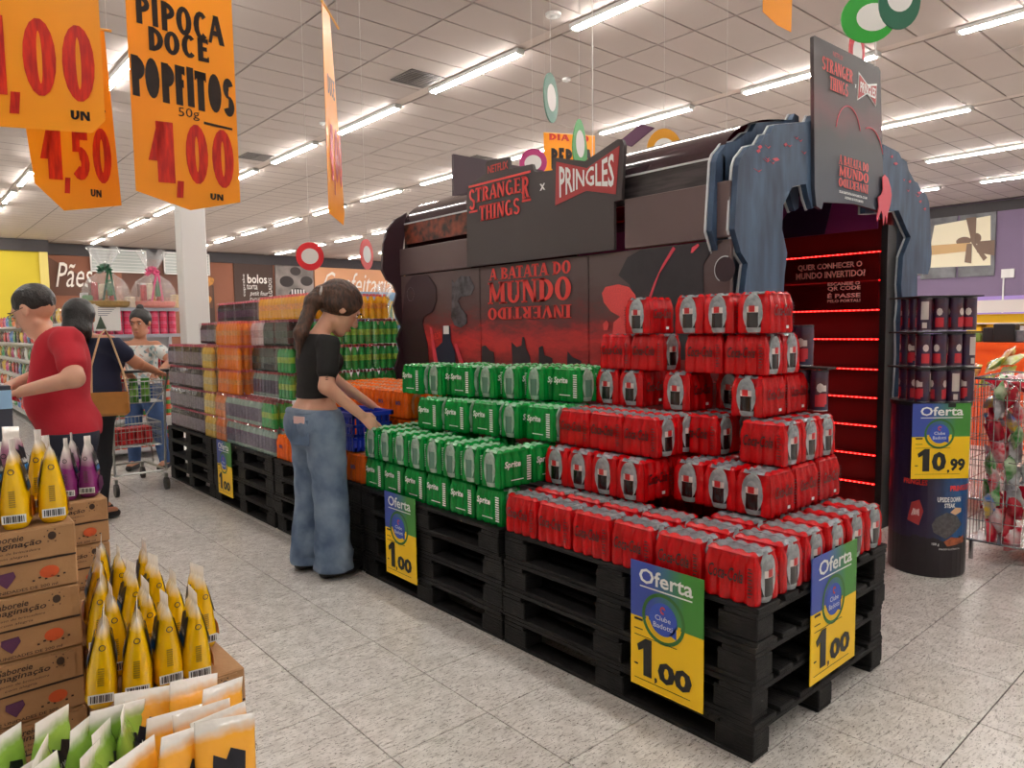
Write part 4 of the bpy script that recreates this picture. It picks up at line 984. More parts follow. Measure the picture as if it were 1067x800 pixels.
patch([(.05,.36),(.08,.385),(.12,.38),(.12,.36),(.08,.345)],mat('onion_print',(226,180,140),.5),'onion_print')
patch([(-.16,.30),(-.14,.40),(-.10,.42),(-.08,.36),(-.10,.28)],M_bow,'red_print'); patch([(-.14,.33),(-.13,.37),(-.10,.37),(-.10,.33)],mat('cream_print',(224,196,190),.5),'cream_print')
patch([(.17,.70),(.2,.72),(.21,.80),(.18,.80)],M_bow,'red_print'); patch([(.19,.56),(.22,.6),(.22,.68),(.19,.70),(.17,.63)],M_wht,'white_print')
MB().box((.0,-SR-.004,.505),(.0,-SR-.004,.505))
price_sign('yellow and blue 10,99 price sign on the round canister stand',(4.107,1.427,.515),-.72,.305,.40,'10','99').location=(4.33-.285/2*math.cos(.72)-.198*math.sin(.72)*1.0-.045,1.44+.285/2*math.sin(.72)-.198*math.cos(.72)+.045,.545)
k=0
for T_ in range(3):
    z=.946+T_*.19
    if T_: 
        pass
    for iy in range(4):
        for ix in range(4):
            if 0<ix<3 and 0<iy: continue
            lx=(ix-1.5)*.078; ly=(iy-1.5)*.078-.015+(0 if 0<ix<3 else .012)
            if iy==3: continue
            a=-.72; x=4.33+lx*math.cos(a)-ly*math.sin(a); y=1.44+lx*math.sin(a)+ly*math.cos(a)
            cput(x,y,z,rg.uniform(0,6.28),'dark snack canister on the round stand, %s tier, %s from the tunnel side%s'%(['bottom','middle','top'][T_],ORD[ix],'' if iy==0 else ', %s row'%ORD[iy]),'canisters on the round stand')
for T_ in range(3):
    o=MB().cbox((0,-.01,.0),(.34,.30,.008)).build('canister_tray',M_frm,loc=(4.33,1.44,.946+.18+T_*.19+.0035 if False else .946+.181+T_*.19),rz=-.72); tag(o,['thin black tray between bottom and middle canister tiers','thin black tray between middle and top canister tiers','thin black tray lying on the top canister tier'][T_],'tray',group='thin canister trays')
for i,(x,y,z) in enumerate([(3.0,1.5,1.0045),(3.0,1.425,1.0045),(2.985,1.56,1.195),(2.985,1.485,1.195)]):
    cput(x-.02,y,z if i<2 else z,rg.uniform(0,6),['dark canister behind the red fourth layer, back one','dark canister behind the red fourth layer, front one','dark canister behind the red fifth layer, back one','dark canister behind the red fifth layer, front one'][i],'canisters tucked behind the red packs')
o=MB().cbox((0,0,0),(.085,.24,.008)).build('canister_tray',M_frm,loc=(2.98,1.49,1.187)); tag(o,'small black tray between the canisters behind the red packs','tray')

# ------------------------------------------------------------------ wire cage of wrapped sweets
M_wire=mat('wire_chrome',(176,176,178),.25,metal=.9)
def cage(lab,x0,y0,x1,y1,z0,z1,dx=.055,dz=.105):
    t=thing('wire_cage',lab,'wire cage',(x0,y0,0)); w=x1-x0; d=y1-y0
    mb=MB(); r=.0022
    n=int(d/dx)
    for i in range(n+1):
        for x in (0,w): mb.tube([(x,i*d/n,z0),(x,i*d/n,z1)],r,4,False)
    n2=int(w/dx)
    for i in range(n2+1):
        for y in (0,d): mb.tube([(i*w/n2,y,z0),(i*w/n2,y,z1)],r,4,False)
    m=int((z1-z0)/dz)
    for k in range(m+1):
        z=z0+(z1-z0)*k/m; mb.tube([(0,0,z),(w,0,z),(w,d,z),(0,d,z),(0,0,z)],r,4,False)
    tag(mb.build('wire_grid',M_wire,t),kind='stuff')
    mb=MB(); mb.tube([(0,0,z1),(w,0,z1),(w,d,z1),(0,d,z1),(0,0,z1)],.006,6); mb.build('top_rim',M_wire,t)
    mb=MB().box((0,0,z0-.01),(w,d,z0)); mb.build('floor_panel',M_wire,t)
    for x in (.02,w-.02):
        for y in (.02,d-.02): MB().tube([(x,y,0),(x,y,z0)],.012,6).build('leg',M_wire,t)
    return t
cage('tall chrome wire cage full of red wrapped sweets, right of the round stand',4.65,.35,5.35,1.335,.12,1.05)
def bag_mesh(seed,sx,sy,sz):
    r=random.Random(seed); mb=MB(); n=7; vs=[];fs=[]
    for side in (1,-1):
        for j in range(n):
            for i in range(n):
                u=i/(n-1)*2-1; v=j/(n-1)*2-1; e=(1-abs(u)**2.2)*(1-abs(v)**3)
                vs.append((u*sx*(1+.12*r.uniform(-1,1)),v*sy*(1+.05*r.uniform(-1,1)),side*sz*e*(.7+.5*r.random())))
    for s in (0,1):
        for j in range(n-1):
            for i in range(n-1):
                a=s*n*n+j*n+i; f=(a,a+1,a+n+1,a+n); fs.append(f if s==0 else f[::-1])
    mb.add(vs,fs); return mb
def foil(nm,rgb,dark,vs=14): return mat(nm,rgb,.2,var=.5,vscale=vs,dark=dark,coat=.5,spec=.8)
BM=[foil('wrap_red',(206,22,48),(150,10,30)),foil('wrap_red_white',(222,40,62),(235,225,225)),foil('wrap_green',(60,150,60),(215,235,200)),foil('wrap_rainbow',(226,190,60),(40,110,190)),foil('wrap_silver',(205,205,208),(120,110,112))]
BN=['red','red and white','green and white','rainbow striped','silver']
bms=[bag_mesh(i,.07,.042,.028).mesh('wrapper',BM[i%5],True) for i in range(10)]
bc_=0
for iy in range(10):
    for iz in range(11):
        y=.40+iy*.092+rg.uniform(-.02,.02); z=.16+iz*.08+rg.uniform(-.02,.02); 
        if y>1.29: continue
        kk=rg.choice([0,0,0,5,1,1,6,2,2,7,3,4,9])
        o=link('wrapped_sweet',bms[kk],None,(4.69+rg.uniform(0,.03),y,z)); o.rotation_euler=(rg.uniform(0,3),rg.uniform(.9,2.2),rg.uniform(-.6,.6))
        tag(o,'%s foil sweet behind cage wire, %s row up, %s from inner corner'%(BN[kk%5],(ORD+['eleventh'])[iz],ORD[9-iy]),'wrapped sweet','foil sweets in the wire cage')
for ix in range(4):
    for iz in range(9):
        kk=rg.choice([0,0,5,1,2,3]); o=link('wrapped_sweet',bms[kk],None,(4.85+ix*.12,1.27,.2+iz*.1)); o.rotation_euler=(rg.uniform(.9,2.2),rg.uniform(-.6,.6),rg.uniform(0,1)); tag(o,'%s foil sweet against the tunnel side of the cage, %s up, %s along'%(BN[kk%5],(ORD+['eleventh'])[iz],ORD[ix]),'wrapped sweet','foil sweets in the wire cage')
for ix in range(5):
    for iy in range(7):
        kk=rg.choice([0,0,5,1,2,3,4]); o=link('wrapped_sweet',bms[kk],None,(4.82+ix*.11,.47+iy*.13,1.0+rg.uniform(-.02,.03))); o.rotation_euler=(rg.uniform(-.6,.6),rg.uniform(-.6,.6),rg.uniform(0,3)); tag(o,'%s foil sweet on top of the heap, %s from the aisle, %s across'%(BN[kk%5],ORD[ix],ORD[iy]),'wrapped sweet','foil sweets heaped on the cage')
# second cage with yellow bags
cage('second wire cage behind, topped with yellow and green snack bags',5.75,1.0,6.45,1.9,.12,.93)
ybm=[bag_mesh(40+i,.07,.055,.03).mesh('wrapper',foil('wrap_yellow%d'%i,[(236,206,60),(200,215,90),(240,220,120)][i],[(70,150,60),(240,235,200),(200,60,40)][i]),True) for i in range(3)]
for i,(x,y,z) in enumerate([(5.9,1.6,.95),(5.88,1.48,.99),(5.95,1.7,1.0),(5.9,1.55,1.07),(5.92,1.45,1.1),(6.05,1.6,1.05),(5.9,1.36,.98),(5.9,1.25,.95),(6.0,1.5,1.13)]):
    o=link('snack_bag',ybm[i%3],None,(x,y,z)); o.rotation_euler=(rg.uniform(-.5,.5),rg.uniform(.4,1.2),rg.uniform(0,3)); tag(o,'yellow and green snack bag in the second cage, %s counted along the heap'%ORD[i],'snack bag','yellow snack bags in the cage')
# orange counter and shelf goods on the right
M_ocnt=mat('orange_counter',(236,84,16),.4)
oc=thing('orange_counter','long bright orange counter behind the wire cages at the right','counter',(9.0,0,0))
MB().box((0,-.5,0),(.6,2.75,1.06)).build('counter_body',M_ocnt,oc); MB().box((-.03,-.52,1.06),(.63,2.78,1.135)).build('counter_top',M_ocnt,oc)
items=[(2.48,.12,.16,'black',(30,28,32)),(2.33,.2,.2,'black',(26,26,28)),(2.2,.1,.13,'steel grey',(110,116,126)),(2.05,.2,.02,'white',(230,230,232)),(2.6,.08,.1,'green',(120,160,80)),(1.8,.2,.14,'black',(36,36,40)),(1.5,.25,.2,'red',(200,50,40))]
for i,(y,s,h,cn,c) in enumerate(items):
    o=MB().bevbox((-s/2,-s/2,0),(s/2,s/2,h),.01).build('boxed_appliance',mat('goods_'+cn.replace(' ','_')+str(i),c,.4,var=.3,vscale=20),loc=(9.2,y,1.136)); tag(o,'%s boxed item on the orange counter, %s from the tunnel side'%(cn,ORD[i]),'box','goods on the orange counter')
M_ysh=mat('shelf_yellow',(240,190,20),.5)
sh=thing('yellow_display_shelf','yellow backed display shelf under a white header behind the orange counter','shelf',(10.3,0,0))
MB().box((0,.5,0),(.06,3.0,1.45)).build('back_panel',M_ysh,sh); MB().box((-.1,.5,1.47),(.1,3.1,1.62)).build('header_panel',M_white,sh)
for z in (.9,1.15,1.33): MB().box((-.25,.5,z),(0,3.0,z+.015)).build('shelf_board',M_white,sh)
for i in range(9):
    y=2.9-i*.22; c=[(236,190,30),(236,190,30),(226,226,228),(240,200,40),(60,60,66)][i%5]
    o=MB().bevbox((-.08,-.08,0),(.08,.08,.14+.03*(i%2)),.008).build('boxed_tool',mat('tool_%d'%(i%5),c,.45),loc=(10.17,y,1.166)); tag(o,'small boxed item on the yellow shelf, %s from the stand side'%ORD[i],'box','goods on the yellow shelf')
letter('lettering','8 ou 9',M_st,sh,(-.02,2.35,1.35),(0,-1,0),(0,0,1),.3,.07)

# ------------------------------------------------------------------ gondolas
M_shelf=mat('shelf_grey',(176,180,192),.4); M_shw=mat('shelf_white',(222,222,222),.45)
g1=thing('end_cap_shelf','grey end cap shelf with pink tins and two gift baskets on top','shelf',(1.57,8.5,0))
for z in (.12,.45,.72,.98,1.36,1.645): MB().box((0,0,z-.035),(.95,.45,z)).build('shelf_board',M_shelf if z>1 else M_shw,g1)
MB().box((0,.45,0),(.95,.5,1.7)).build('back_panel',M_shw,g1)
for x in (0,.92): MB().box((x,.42,0),(x+.03,.45,1.66)).build('upright',M_shw,g1)
def tin(nm,rgb,r,h,lab2=(240,220,220)):
    mb=MB(); mb.lathe([(r,0),(r,h*.25)],n=10); mb.cur=1; mb.lathe([(r*1.005,h*.25),(r*1.005,h*.7)],n=10); mb.cur=0; mb.lathe([(r,h*.7),(r,h*.94),(r*.96,h)],n=10)
    return mb.mesh('tin',[mat('tin_'+nm,rgb,.3),mat('tinlab_'+nm,lab2,.4,var=.3,vscale=30)],False)
tp=tin('pink',(216,50,92),.042,.082,(236,110,140)); tr=tin('red',(170,24,34),.042,.1,(110,20,24)); tg=tin('sauce',(214,80,40),.04,.1,(70,140,60))
def putrow(me,nm,lab,cat,xs,y,z,grp,kx):
    for i,x in enumerate(xs):
        o=link(nm,me,None,(x,y,z)); tag(o,'%s, %s from the left end'%(lab,ORD[i] if i<10 else 'number %d'%(i+1)) if False else '%s, %s from the aisle end'%(lab,(ORD+['eleventh','twelfth'])[i]),cat,grp)
xs=[1.62+.09*i for i in range(10)]
for lv in range(3): putrow(tp,'tin','pink tin, %s row of the end cap shelf'%['lowest pink','middle pink','upper pink'][lv],'tin',xs,8.56,1.361+.083*lv,'pink tins',0)
for lv in range(2): putrow(tr,'tin','dark red tin on the %s row below the pink tins'%['lower','upper'][lv],'tin',xs,8.56,.981+.101*lv+.05*0,'dark red tins',0)
for sh_,z in enumerate((.121,.451,.721)):
    for lv in range(2): putrow(tg,'tin','orange and green tin, %s row on the %s low shelf'%(['bottom','top'][lv],['lowest','middle','upper'][sh_]),'tin',xs,8.56,z+.101*lv,'orange and green tins',0)
nt_=thing('notice_sheet','white paper notice with a small dark christmas tree taped to the end cap shelf','notice',(1.64,8.49,1.40))
MB().box((0,0,0),(.26,.003,.28)).build('paper',M_white,nt_)
MB().prism([(.02,.02),(.12,.02),(.07,.16)],(0,-.002,0),(1,0,0),(0,0,1),.001).build('tree_print',mat('tree_print',(60,76,62),.6),nt_)
for i in range(5): MB().box((.05,-.002,.24-i*.02),(.22-.02*i,-.001,.246-i*.02)).build('text_line',mat('grey_print',(120,120,140),.6),nt_)
# gift baskets
M_wick=mat('wicker',(170,140,84),.7,bump=.6,bscale=60); M_cel=bpy.data.materials.new('cellophane'); M_cel.use_nodes=True
_n2=M_cel.node_tree; b_=P(M_cel); b_.inputs['Base Color'].default_value=(.95,.95,.95,1); b_.inputs['Roughness'].default_value=.1; b_.inputs['Alpha'].default_value=.2; b_.inputs['Specular IOR Level'].default_value=1
def gift(lab,x,y,z,wm,bow,s=1.0):
    t=thing('gift_basket',lab,'gift basket',(x,y,z)); t.scale=(s,s,s)
    MB().lathe([(.19,0),(.215,.02),(.225,.065),(.2,.07)],n=24).build('wicker_base',wm,t)
    r=random.Random(int(x*100)); cols=[(200,40,40),(240,220,190),(40,120,60),(230,150,40),(240,240,240),(120,60,40)]
    for i in range(20):
        a=i*2.4; rr=.03+.13*((i*7)%5)/5; h=.10+.10*r.random()
        MB().bevbox((-.025,-.025,0),(.025,.025,h),.008).build('treat',mat('treat%d'%(i%6),cols[i%6],.35,var=.3,vscale=40),t,(rr*math.cos(a),rr*math.sin(a),.06+.03*(i%3)),a)
    mb=MB(); n=32; prof=[(.22,.05),(.235,.12),(.22,.2),(.16,.29),(.07,.36),(.025,.385),(.05,.44),(.1,.55),(.13,.62)]
    vs=[];
    for j,(q,zz) in enumerate(prof):
        for k in range(n):
            a=2*PI*k/n; f=1+(.12 if j<5 else .3)*math.sin(a*8+(1.3 if j>5 else 0))*(0 if j<1 else 1)*(.35+.65*(j>2)); vs.append((q*f*math.cos(a),q*f*math.sin(a),zz+(.03*math.sin(a*5) if j==8 else 0)))
    mb.add(vs,[(j*n+k,j*n+(k+1)%n,(j+1)*n+(k+1)%n,(j+1)*n+k) for j in range(len(prof)-1) for k in range(n)]); mb.build('cellophane',M_cel,t,smooth=True)
    mb=MB()
    for i in range(16):
        a=i*2.399; e=(i/15)*1.6-.3; c=Vector((math.cos(a)*math.cos(e),math.sin(a)*math.cos(e),math.sin(e)))*.066
        pts=[c*.1,c*.9+Vector((0,0,.01)),c*1.15,c*.8-Vector((0,0,.012)),c*.1]; mb.tube([p+Vector((0,0,.385)) for p in pts],[.004,.014,.016,.012,.004],5)
    mb.build('bow',bow,t)
    for s_ in (-1,1): MB().prism([(0,0),(.02,0),(.02+s_*.05,-.32),(s_*.05,-.32)],(-.01+s_*.01,-.19,.37),(1,0,0),(0,-.15,1),.003).build('ribbon_tail',bow,t)
gift('gift basket in clear wrap with a green tinsel bow on the end cap shelf',1.81,8.66,1.648,M_wick,mat('bow_green',(40,110,74),.4,var=.5,vscale=90),1.02)
gift('gift basket in clear wrap with a pink ribbon bow on the end cap shelf',2.28,8.66,1.648,mat('wicker_pink',(226,150,140),.7,bump=.5,bscale=60),mat('bow_pink',(232,84,140),.35),1.0)
for i,(x,c,h,cn) in enumerate([(1.60,(90,150,90),.13,'green'),(1.545,(230,230,235),.16,'white'),(2.03,(240,226,205),.12,'cream'),(2.5,(226,206,160),.15,'pale gold')]):
    o=MB().bevbox((-.05,-.04,0),(.05,.04,h),.01).build('panettone_box',mat('pane_%d'%i,c,.4,var=.2,vscale=30),loc=(max(x,1.63),8.62+.1*(i==1),1.646)); tag(o,'%s cake box beside the gift baskets'%cn,'box')
# long gondola behind the end cap: left face holds snack bags
g2=thing('snack_gondola','long white gondola of colourful snack bags behind the man in red','shelf',(1.57,9.05,0))
MB().box((.42,0,0),(.5,12,1.6)).build('back_panel',M_shw,g2)
SZ=(.15,.45,.72,.98,1.24,1.5)
for z in SZ: MB().box((0,0,z-.03),(.42,12,z)).build('shelf_board',M_shw,g2)
for z in SZ[:5]: MB().box((.5,0,z-.03),(.92,12,z)).build('shelf_board',M_shw,g2)
cols=[(226,60,50),(240,190,50),(240,236,226),(70,120,190),(90,60,50),(236,120,40),(200,60,110),(60,140,80)]
CN=['red','yellow','white','blue','brown','orange','pink','green']
sbm=[bag_mesh(70+i,.08,.105,.035).mesh('wrapper',foil('snack_%d'%i,cols[i],tuple(min(255,int(c*.5+110)) for c in cols[i]),26),True) for i in range(8)]
OB=ORD+['eleventh','twelfth','thirteenth','fourteenth','fifteenth','sixteenth','seventeenth','eighteenth','nineteenth','twentieth','twenty-first','twenty-second','twenty-third','twenty-fourth','twenty-fifth','twenty-sixth']
for si,z in enumerate(SZ):
    for i in range(26):
        kk=(i*3+si*5+rg.randrange(2))%8; y=9.15+i*.22*(1+i*.025)
        o=link('snack_bag',sbm[kk],None,(1.64,y,z+.085)); o.rotation_euler=(PI/2,0,-PI/2+rg.uniform(-.2,.2)); tag(o,'%s snack bag on the %s shelf of the long gondola, %s from its near end'%(CN[kk],['lowest','second','third','fourth','fifth','top'][si],OB[i]),'snack bag','snack bags on the long gondola')
# shelving far beyond the pallets and beside the tunnel
g3=thing('far_gondola','long far gondola with bright packets along its top behind the bottle packs','shelf',(4.2,12.5,0))
MB().box((0,0,0),(6,.6,1.5)).build('shelf_body',M_shw,g3); 
for z in (.9,1.2,1.5): MB().box((0,-.3,z),(6,0,z+.03)).build('shelf_board',M_shelf,g3)
for i in range(26):
    kk=(i*5)%8; o=MB().bevbox((-.09,-.05,0),(.09,.05,.16+.06*((i*7)%3)),.02).build('packet',mat('packet_%d'%kk,cols[kk],.4,var=.4,vscale=15),loc=(4.35+i*.225,12.4,1.531)); tag(o,'%s packet standing on top of the far gondola, %s'%(CN[kk],OB[i]+' along'),'packet','packets on the far gondola')
g4=thing('dairy_shelf','blue edged shelf with white vinegar bottles beyond the tunnel entrance','shelf',(5.0,8.6,0))
MB().box((0,.35,0),(1.3,.4,1.9)).build('back_panel',mat('shelf_blue',(130,166,196),.5),g4)
for z in (.86,1.12,1.42): MB().box((0,0,z-.03),(1.3,.35,z)).build('shelf_board',mat('shelf_blue2',(96,140,180),.4),g4)
MB().box((0,-.02,0),(1.3,.02,.72)).build('white_panel',M_shw,g4); MB().box((0,-.03,.72),(1.3,.02,.82)).build('black_trim',M_frm,g4)
vb=tin('vinegar',(236,226,190),.035,.17,(240,236,224))
for i in range(12):
    for z in (.861,1.121): 
        o=link('bottle',vb,None,(5.06+.1*i,8.66,z)); tag(o,'pale bottle on the %s blue shelf beyond the tunnel, %s from the pillar side'%('lower' if z<1 else 'upper',OB[i]),'bottle','pale bottles on the blue shelf')
redc=tin('redcan',(206,16,30),.045,.2,(210,30,40))
for i in range(5): o=link('snack_canister',redc,None,(4.35+.11*i,8.3,1.15)); tag(o,'tall red snack tube beyond the green packs, %s from the girl'%ORD[i] if False else 'tall red snack tube behind the green bottled packs, %s in line'%ORD[i],'canister','tall red snack tubes')
g5=thing('low_plinth','white plinth carrying the tall red snack tubes','plinth',(4.25,8.2,0)); MB().box((0,0,0),(.62,.25,1.13)).build('plinth_body',M_shw,g5); MB().box((-.01,-.01,1.13),(.63,.26,1.149)).build('plinth_top',M_shelf,g5)
gift('far gift basket with gold bow on the blue edged shelf',5.3,8.74,1.425,M_wick,mat('bow_gold',(206,170,70),.4),.9)
o=MB().bevbox((-.12,-.04,0),(.12,.04,.3),.02).build('star_box',mat('starbox',(240,230,220),.4),loc=(5.62,8.7,1.425)); tag(o,'white gift box with an orange star beside the far gift basket','box')
mb=MB(); 
for k in range(8):
    a=k*PI/4; mb.add([(0,-.045,.16),(.09*math.cos(a),-.045,.16+.09*math.sin(a)),(.04*math.cos(a+.39),-.046,.16+.04*math.sin(a+.39))],[(0,1,2)]); mb.add([(0,-.045,.16),(.09*math.cos(a),-.045,.16+.09*math.sin(a)),(.04*math.cos(a-.39),-.046,.16+.04*math.sin(a-.39))],[(0,2,1)])
mb.build('star_print',mat('star_orange',(236,120,40),.5),o)
# ------------------------------------------------------------------ juice cartons and pouches in the near corner
M_card=mat('cardboard',(176,134,92),.75,var=.1,vscale=6,bump=.15,bscale=90); M_cardi=mat('cardboard_inside',(150,112,76),.8)
M_ctx=mat('carton_ink',(62,44,34),.7); M_grape=mat('ink_grape',(92,48,84),.7); M_orng=mat('ink_orange',(206,86,38),.7)
CW,CD,CH=.215,.30,.124
def carton():
    t=thing('juice_carton','x','carton')
    MB().bevbox((0,0,0),(CW,CD,CH-.002),.003).build('box_body',M_card,t)
    MB().prism([(.0,0),(CW-.02,.004),(CW-.02,.056),(.0,.06)],(.004,-.003,.062),(1,0,0),(0,0,1),.004).build('front_flap',M_card,t)
    MB().box((.002,-.0015,.058),(CW-.002,0,.0615)).build('tear_slot',M_ctx,t)
    u=(1,0,0);v=(0,0,1)
    letter('lettering','Saboreie',M_ctx,t,(.075,-.0085,.103),u,v,.055,.012,'sans',.015,.2)
    letter('lettering','imagina\u00e7\u00e3o',M_ctx,t,(.068,-.0085,.088),u,v,.09,.014,'sans',.015,.2)
    letter('lettering','e gosto de brincadeira',M_ctx,t,(.07,-.0085,.079),u,v,.085,.006,'sans',.0,.2)
    letter('lettering','com alegria',M_ctx,t,(.085,-.0085,.07),u,v,.05,.006,'sans',.0,.2)
    letter('lettering','CONT\u00c9M 12 UNIDADES DE 200 ml',M_ctx,t,(.02,-.002,.006),u,v,.16,.007,'sans',.01)
    mb=MB(); disc(mb,(.175,-.0085,.104),u,v,.007,.008,10); 
    for k in range(6): mb.add([(.175+.011*math.cos(k),-.0085,.104+.011*math.sin(k)),(.175+.014*math.cos(k+.1),-.0085,.104+.014*math.sin(k+.1)),(.175+.012*math.cos(k+.3),-.0085,.104+.012*math.sin(k+.3))],[(0,1,2)])
    mb.build('sun_print',M_ctx,t)
    MB().prism([(.085,.044),(.112,.046),(.115,.036),(.108,.026),(.10,.016),(.092,.024),(.084,.034)],(0,-.001,0),u,v,.001).build('grape_print',M_grape,t)
    mb=MB(); disc(mb,(.168,-.002,.034),u,v,.016,.012,16); mb.build('fruit_print',M_orng,t)
    mb=MB()
    for k in range(6): mb.box((.14+.01*k,-.002,.02+.004*(k%2)),(.144+.01*k,-.001,.023+.004*(k%2)))
    mb.build('leaf_print',M_ctx,t)
    return t
c0=carton(); cf=[True]
def cart(lab,x,y,z,rz=0,grp='stacked juice cartons'):
    o=c0 if cf[0] else dup(c0); cf[0]=False; o['label']=lab; o['group']=grp; o.location=(x,y,z); o.rotation_euler=(0,0,rz)
for k in range(8): cart('brown juice carton in the near stack under the yellow pouches, %s from the top'%ORD[k],.042+rg.uniform(-.003,.003),1.592,1.018-CH*(k+1),rg.uniform(-.015,.015))
for k in range(7): cart('brown juice carton in the stack behind, under the purple pouches, %s from the top'%ORD[k],.22+rg.uniform(-.003,.003),2.2,.930-CH*(k+1),rg.uniform(-.015,.01))
for k in range(5):
    cart('brown juice carton under the leaning yellow pouches, %s from the top'%ORD[k],.262,1.335,.742-CH*(k+1) )
for k in range(5):
    cart('brown juice carton right of the tall stack, %s from the top'%ORD[k],.258,1.65,.742-CH*(k+1))
for k in range(5): cart('brown juice carton under the green and orange pouches, %s from the top'%ORD[k],.16,1.0,.658-CH*(k+1))
def pouch_mats(nm,rgb,top=(236,232,224)):
    m=bpy.data.materials.new('pouch_'+nm); m.use_nodes=True; nt=m.node_tree; b=P(m); N=nt.nodes.new; Lk=nt.links.new
    tc=N('ShaderNodeTexCoord'); sp=N('ShaderNodeSeparateXYZ'); Lk(tc.outputs['Object'],sp.inputs[0])
    n=N('ShaderNodeTexNoise'); n.inputs['Scale'].default_value=40; Lk(tc.outputs['Object'],n.inputs[0])
    a=N('ShaderNodeMath'); a.operation='MULTIPLY_ADD'; Lk(n.outputs[0],a.inputs[0]); a.inputs[1].default_value=.02; Lk(sp.outputs[2],a.inputs[2])
    mr=N('ShaderNodeMapRange'); mr.inputs[1].default_value=(.148 if nm in('lime','amber') else .13) if nm not in('violet','magenta') else .095; mr.inputs[2].default_value=.165 if nm in('lime','amber') else .152; Lk(a.outputs[0],mr.inputs[0])
    mx=N('ShaderNodeMix'); mx.data_type='RGBA'; Lk(mr.outputs[0],mx.inputs[0]); mx.inputs[6].default_value=srgb(*rgb); mx.inputs[7].default_value=srgb(*top)
    Lk(mx.outputs[2],b.inputs['Base Color']); b.inputs['Roughness'].default_value=.22; b.inputs['Coat Weight'].default_value=.5
    n2=N('ShaderNodeTexNoise'); n2.inputs['Scale'].default_value=35; Lk(tc.outputs['Object'],n2.inputs[0]); bp=N('ShaderNodeBump'); bp.inputs['Strength'].default_value=.35; bp.inputs['Distance'].default_value=.01; Lk(n2.outputs[0],bp.inputs['Height']); Lk(bp.outputs[0],b.inputs['Normal'])
    return m
M_bar=mat('barcode_ink',(40,40,44),.5); M_logo=mat('logo_navy',(18,20,34),.35); M_logb=mat('logo_blue',(30,110,170),.4)
def pouch(nm,rgb,lab):
    t=thing('juice_pouch','x','juice pouch'); W_=.084; D_=.052; H_=.17
    prof=[(0,.92,.8),(.012,1,1),(.04,1,.95),(.075,1,.78),(.105,1,.56),(.13,1,.32),(.146,1,.1),(.150,1.0,.03),(.170,1.0,.02)]
    mb=MB(); n=16; vs=[]
    for z,a,b in prof:
        for k in range(n):
            q=2*PI*k/n; c,s=math.cos(q),math.sin(q); sx=abs(c)**.6*(1 if c>0 else -1); sy=abs(s)**.8*(1 if s>0 else -1)
            vs.append((sx*a*W_/2,sy*b*D_/2,z-(.010*(sx*.5+.5) if z>.14 else 0)))
    fs=[(j*n+k,j*n+(k+1)%n,(j+1)*n+(k+1)%n,(j+1)*n+k) for j in range(len(prof)-1) for k in range(n)]+[tuple(range(n-1,-1,-1))]+[tuple((len(prof)-1)*n+k for k in range(n))]
    mb.add(vs,fs); mb.build('pouch_body',pouch_mats(nm,rgb),t,smooth=True)
    # gusset print facing local -X / +X : barcode, round mark; wide faces: logo
    for s in (-1,1):
        x=s*(W_/2+.0012)
        MB().box((min(x,x+s*.0006),-.019,.012),(max(x,x+s*.0006),.019,.028)).build('barcode_label',M_wht,t)
        mb=MB()
        for k in range(11): mb.box((x+s*.0006,-.016+.003*k,.014),(x+s*.0012,-.016+.003*k+.0012+.0006*(k%3),.026))
        mb.build('barcode',M_bar,t)
        mb=MB(); disc(mb,(x+s*.0008,0,.108),(0,1,0),(0,0,1),.0055,.0055,14,.72); mb.build('ring_mark',M_bar,t)
        mb=MB()
        for k in range(8): mb.box((x,-.004,.042+.004*k),(x+s*.0008,.006,.0445+.004*k))
        mb.build('small_print',mat('faint_'+nm,tuple(int(c*.72) for c in rgb),.4),t)
        y=s*(D_*.42+.0); 
        def face(poly,m,nme,off=.0016):
            mbb=MB(); 
            def yy(z):
                for (z0,_,b0),(z1,_,b1) in zip(prof,prof[1:]):
                    if z0<=z<=z1: return (b0+(b1-b0)*(z-z0)/(z1-z0))*D_/2
            pts=[(px,s*(yy(z)+off),z) for px,z in poly]; mbb.add(pts,[tuple(range(len(pts)))]); return mbb.build(nme,m,t)
        face([(-.026,.066),(.02,.066),(.024,.115),(.004,.125),(-.003,.112),(-.02,.122)],M_logo,'logo_patch')
        vs_,fs_=text_polys('del Valle',.02); mb=MB()
        xs=[p[0] for p in vs_]; a0,a1=min(xs),max(xs); out=[]
        def yy2(z):
            for (z0,_,b0),(z1,_,b1) in zip(prof,prof[1:]):
                if z0<=z<=z1: return (b0+(b1-b0)*(z-z0)/(z1-z0))*D_/2
        for p in vs_:
            px=((p[0]-a0)/(a1-a0)-.5)*.036*(1 if s<0 else -1); z=.086+p[1]*.014; out.append((px-.002,s*(yy2(z)+.0026),z))
        mb.add(out,fs_); mb.build('lettering',M_wht,t)
        face([(-.02,.07),(.016,.07),(.018,.082),(-.02,.082)],M_logb,'logo_band',.0022)
        face([(-.03,.018),(.0,.014),(.03,.02),(.028,.045),(.0,.055),(-.028,.04)],mat('fruit_'+nm,lab,.4,var=.3,vscale=60),'fruit_print')
    return t
PK={'y':(pouch('yellow',(244,196,10),(230,140,20)),'yellow'),'m':(pouch('magenta',(160,24,66),(120,20,60)),'dark magenta'),'v':(pouch('violet',(132,40,112),(90,30,80)),'purple'),'p':(pouch('mauve',(176,120,150),(140,60,90)),'pale mauve'),'g':(pouch('lime',(150,190,80),(200,120,50)),'lime green'),'o':(pouch('amber',(248,176,48),(236,120,30)),'orange')}
used=set()
def pput(k,x,y,z,rz,lab,grp,tl=(0,0)):
    o,_=PK[k]; 
    if k in used: o=dup(o)
    used.add(k); o['label']=lab; o['group']=grp; o.location=(x,y,z); o.rotation_euler=(tl[0],tl[1],rz)
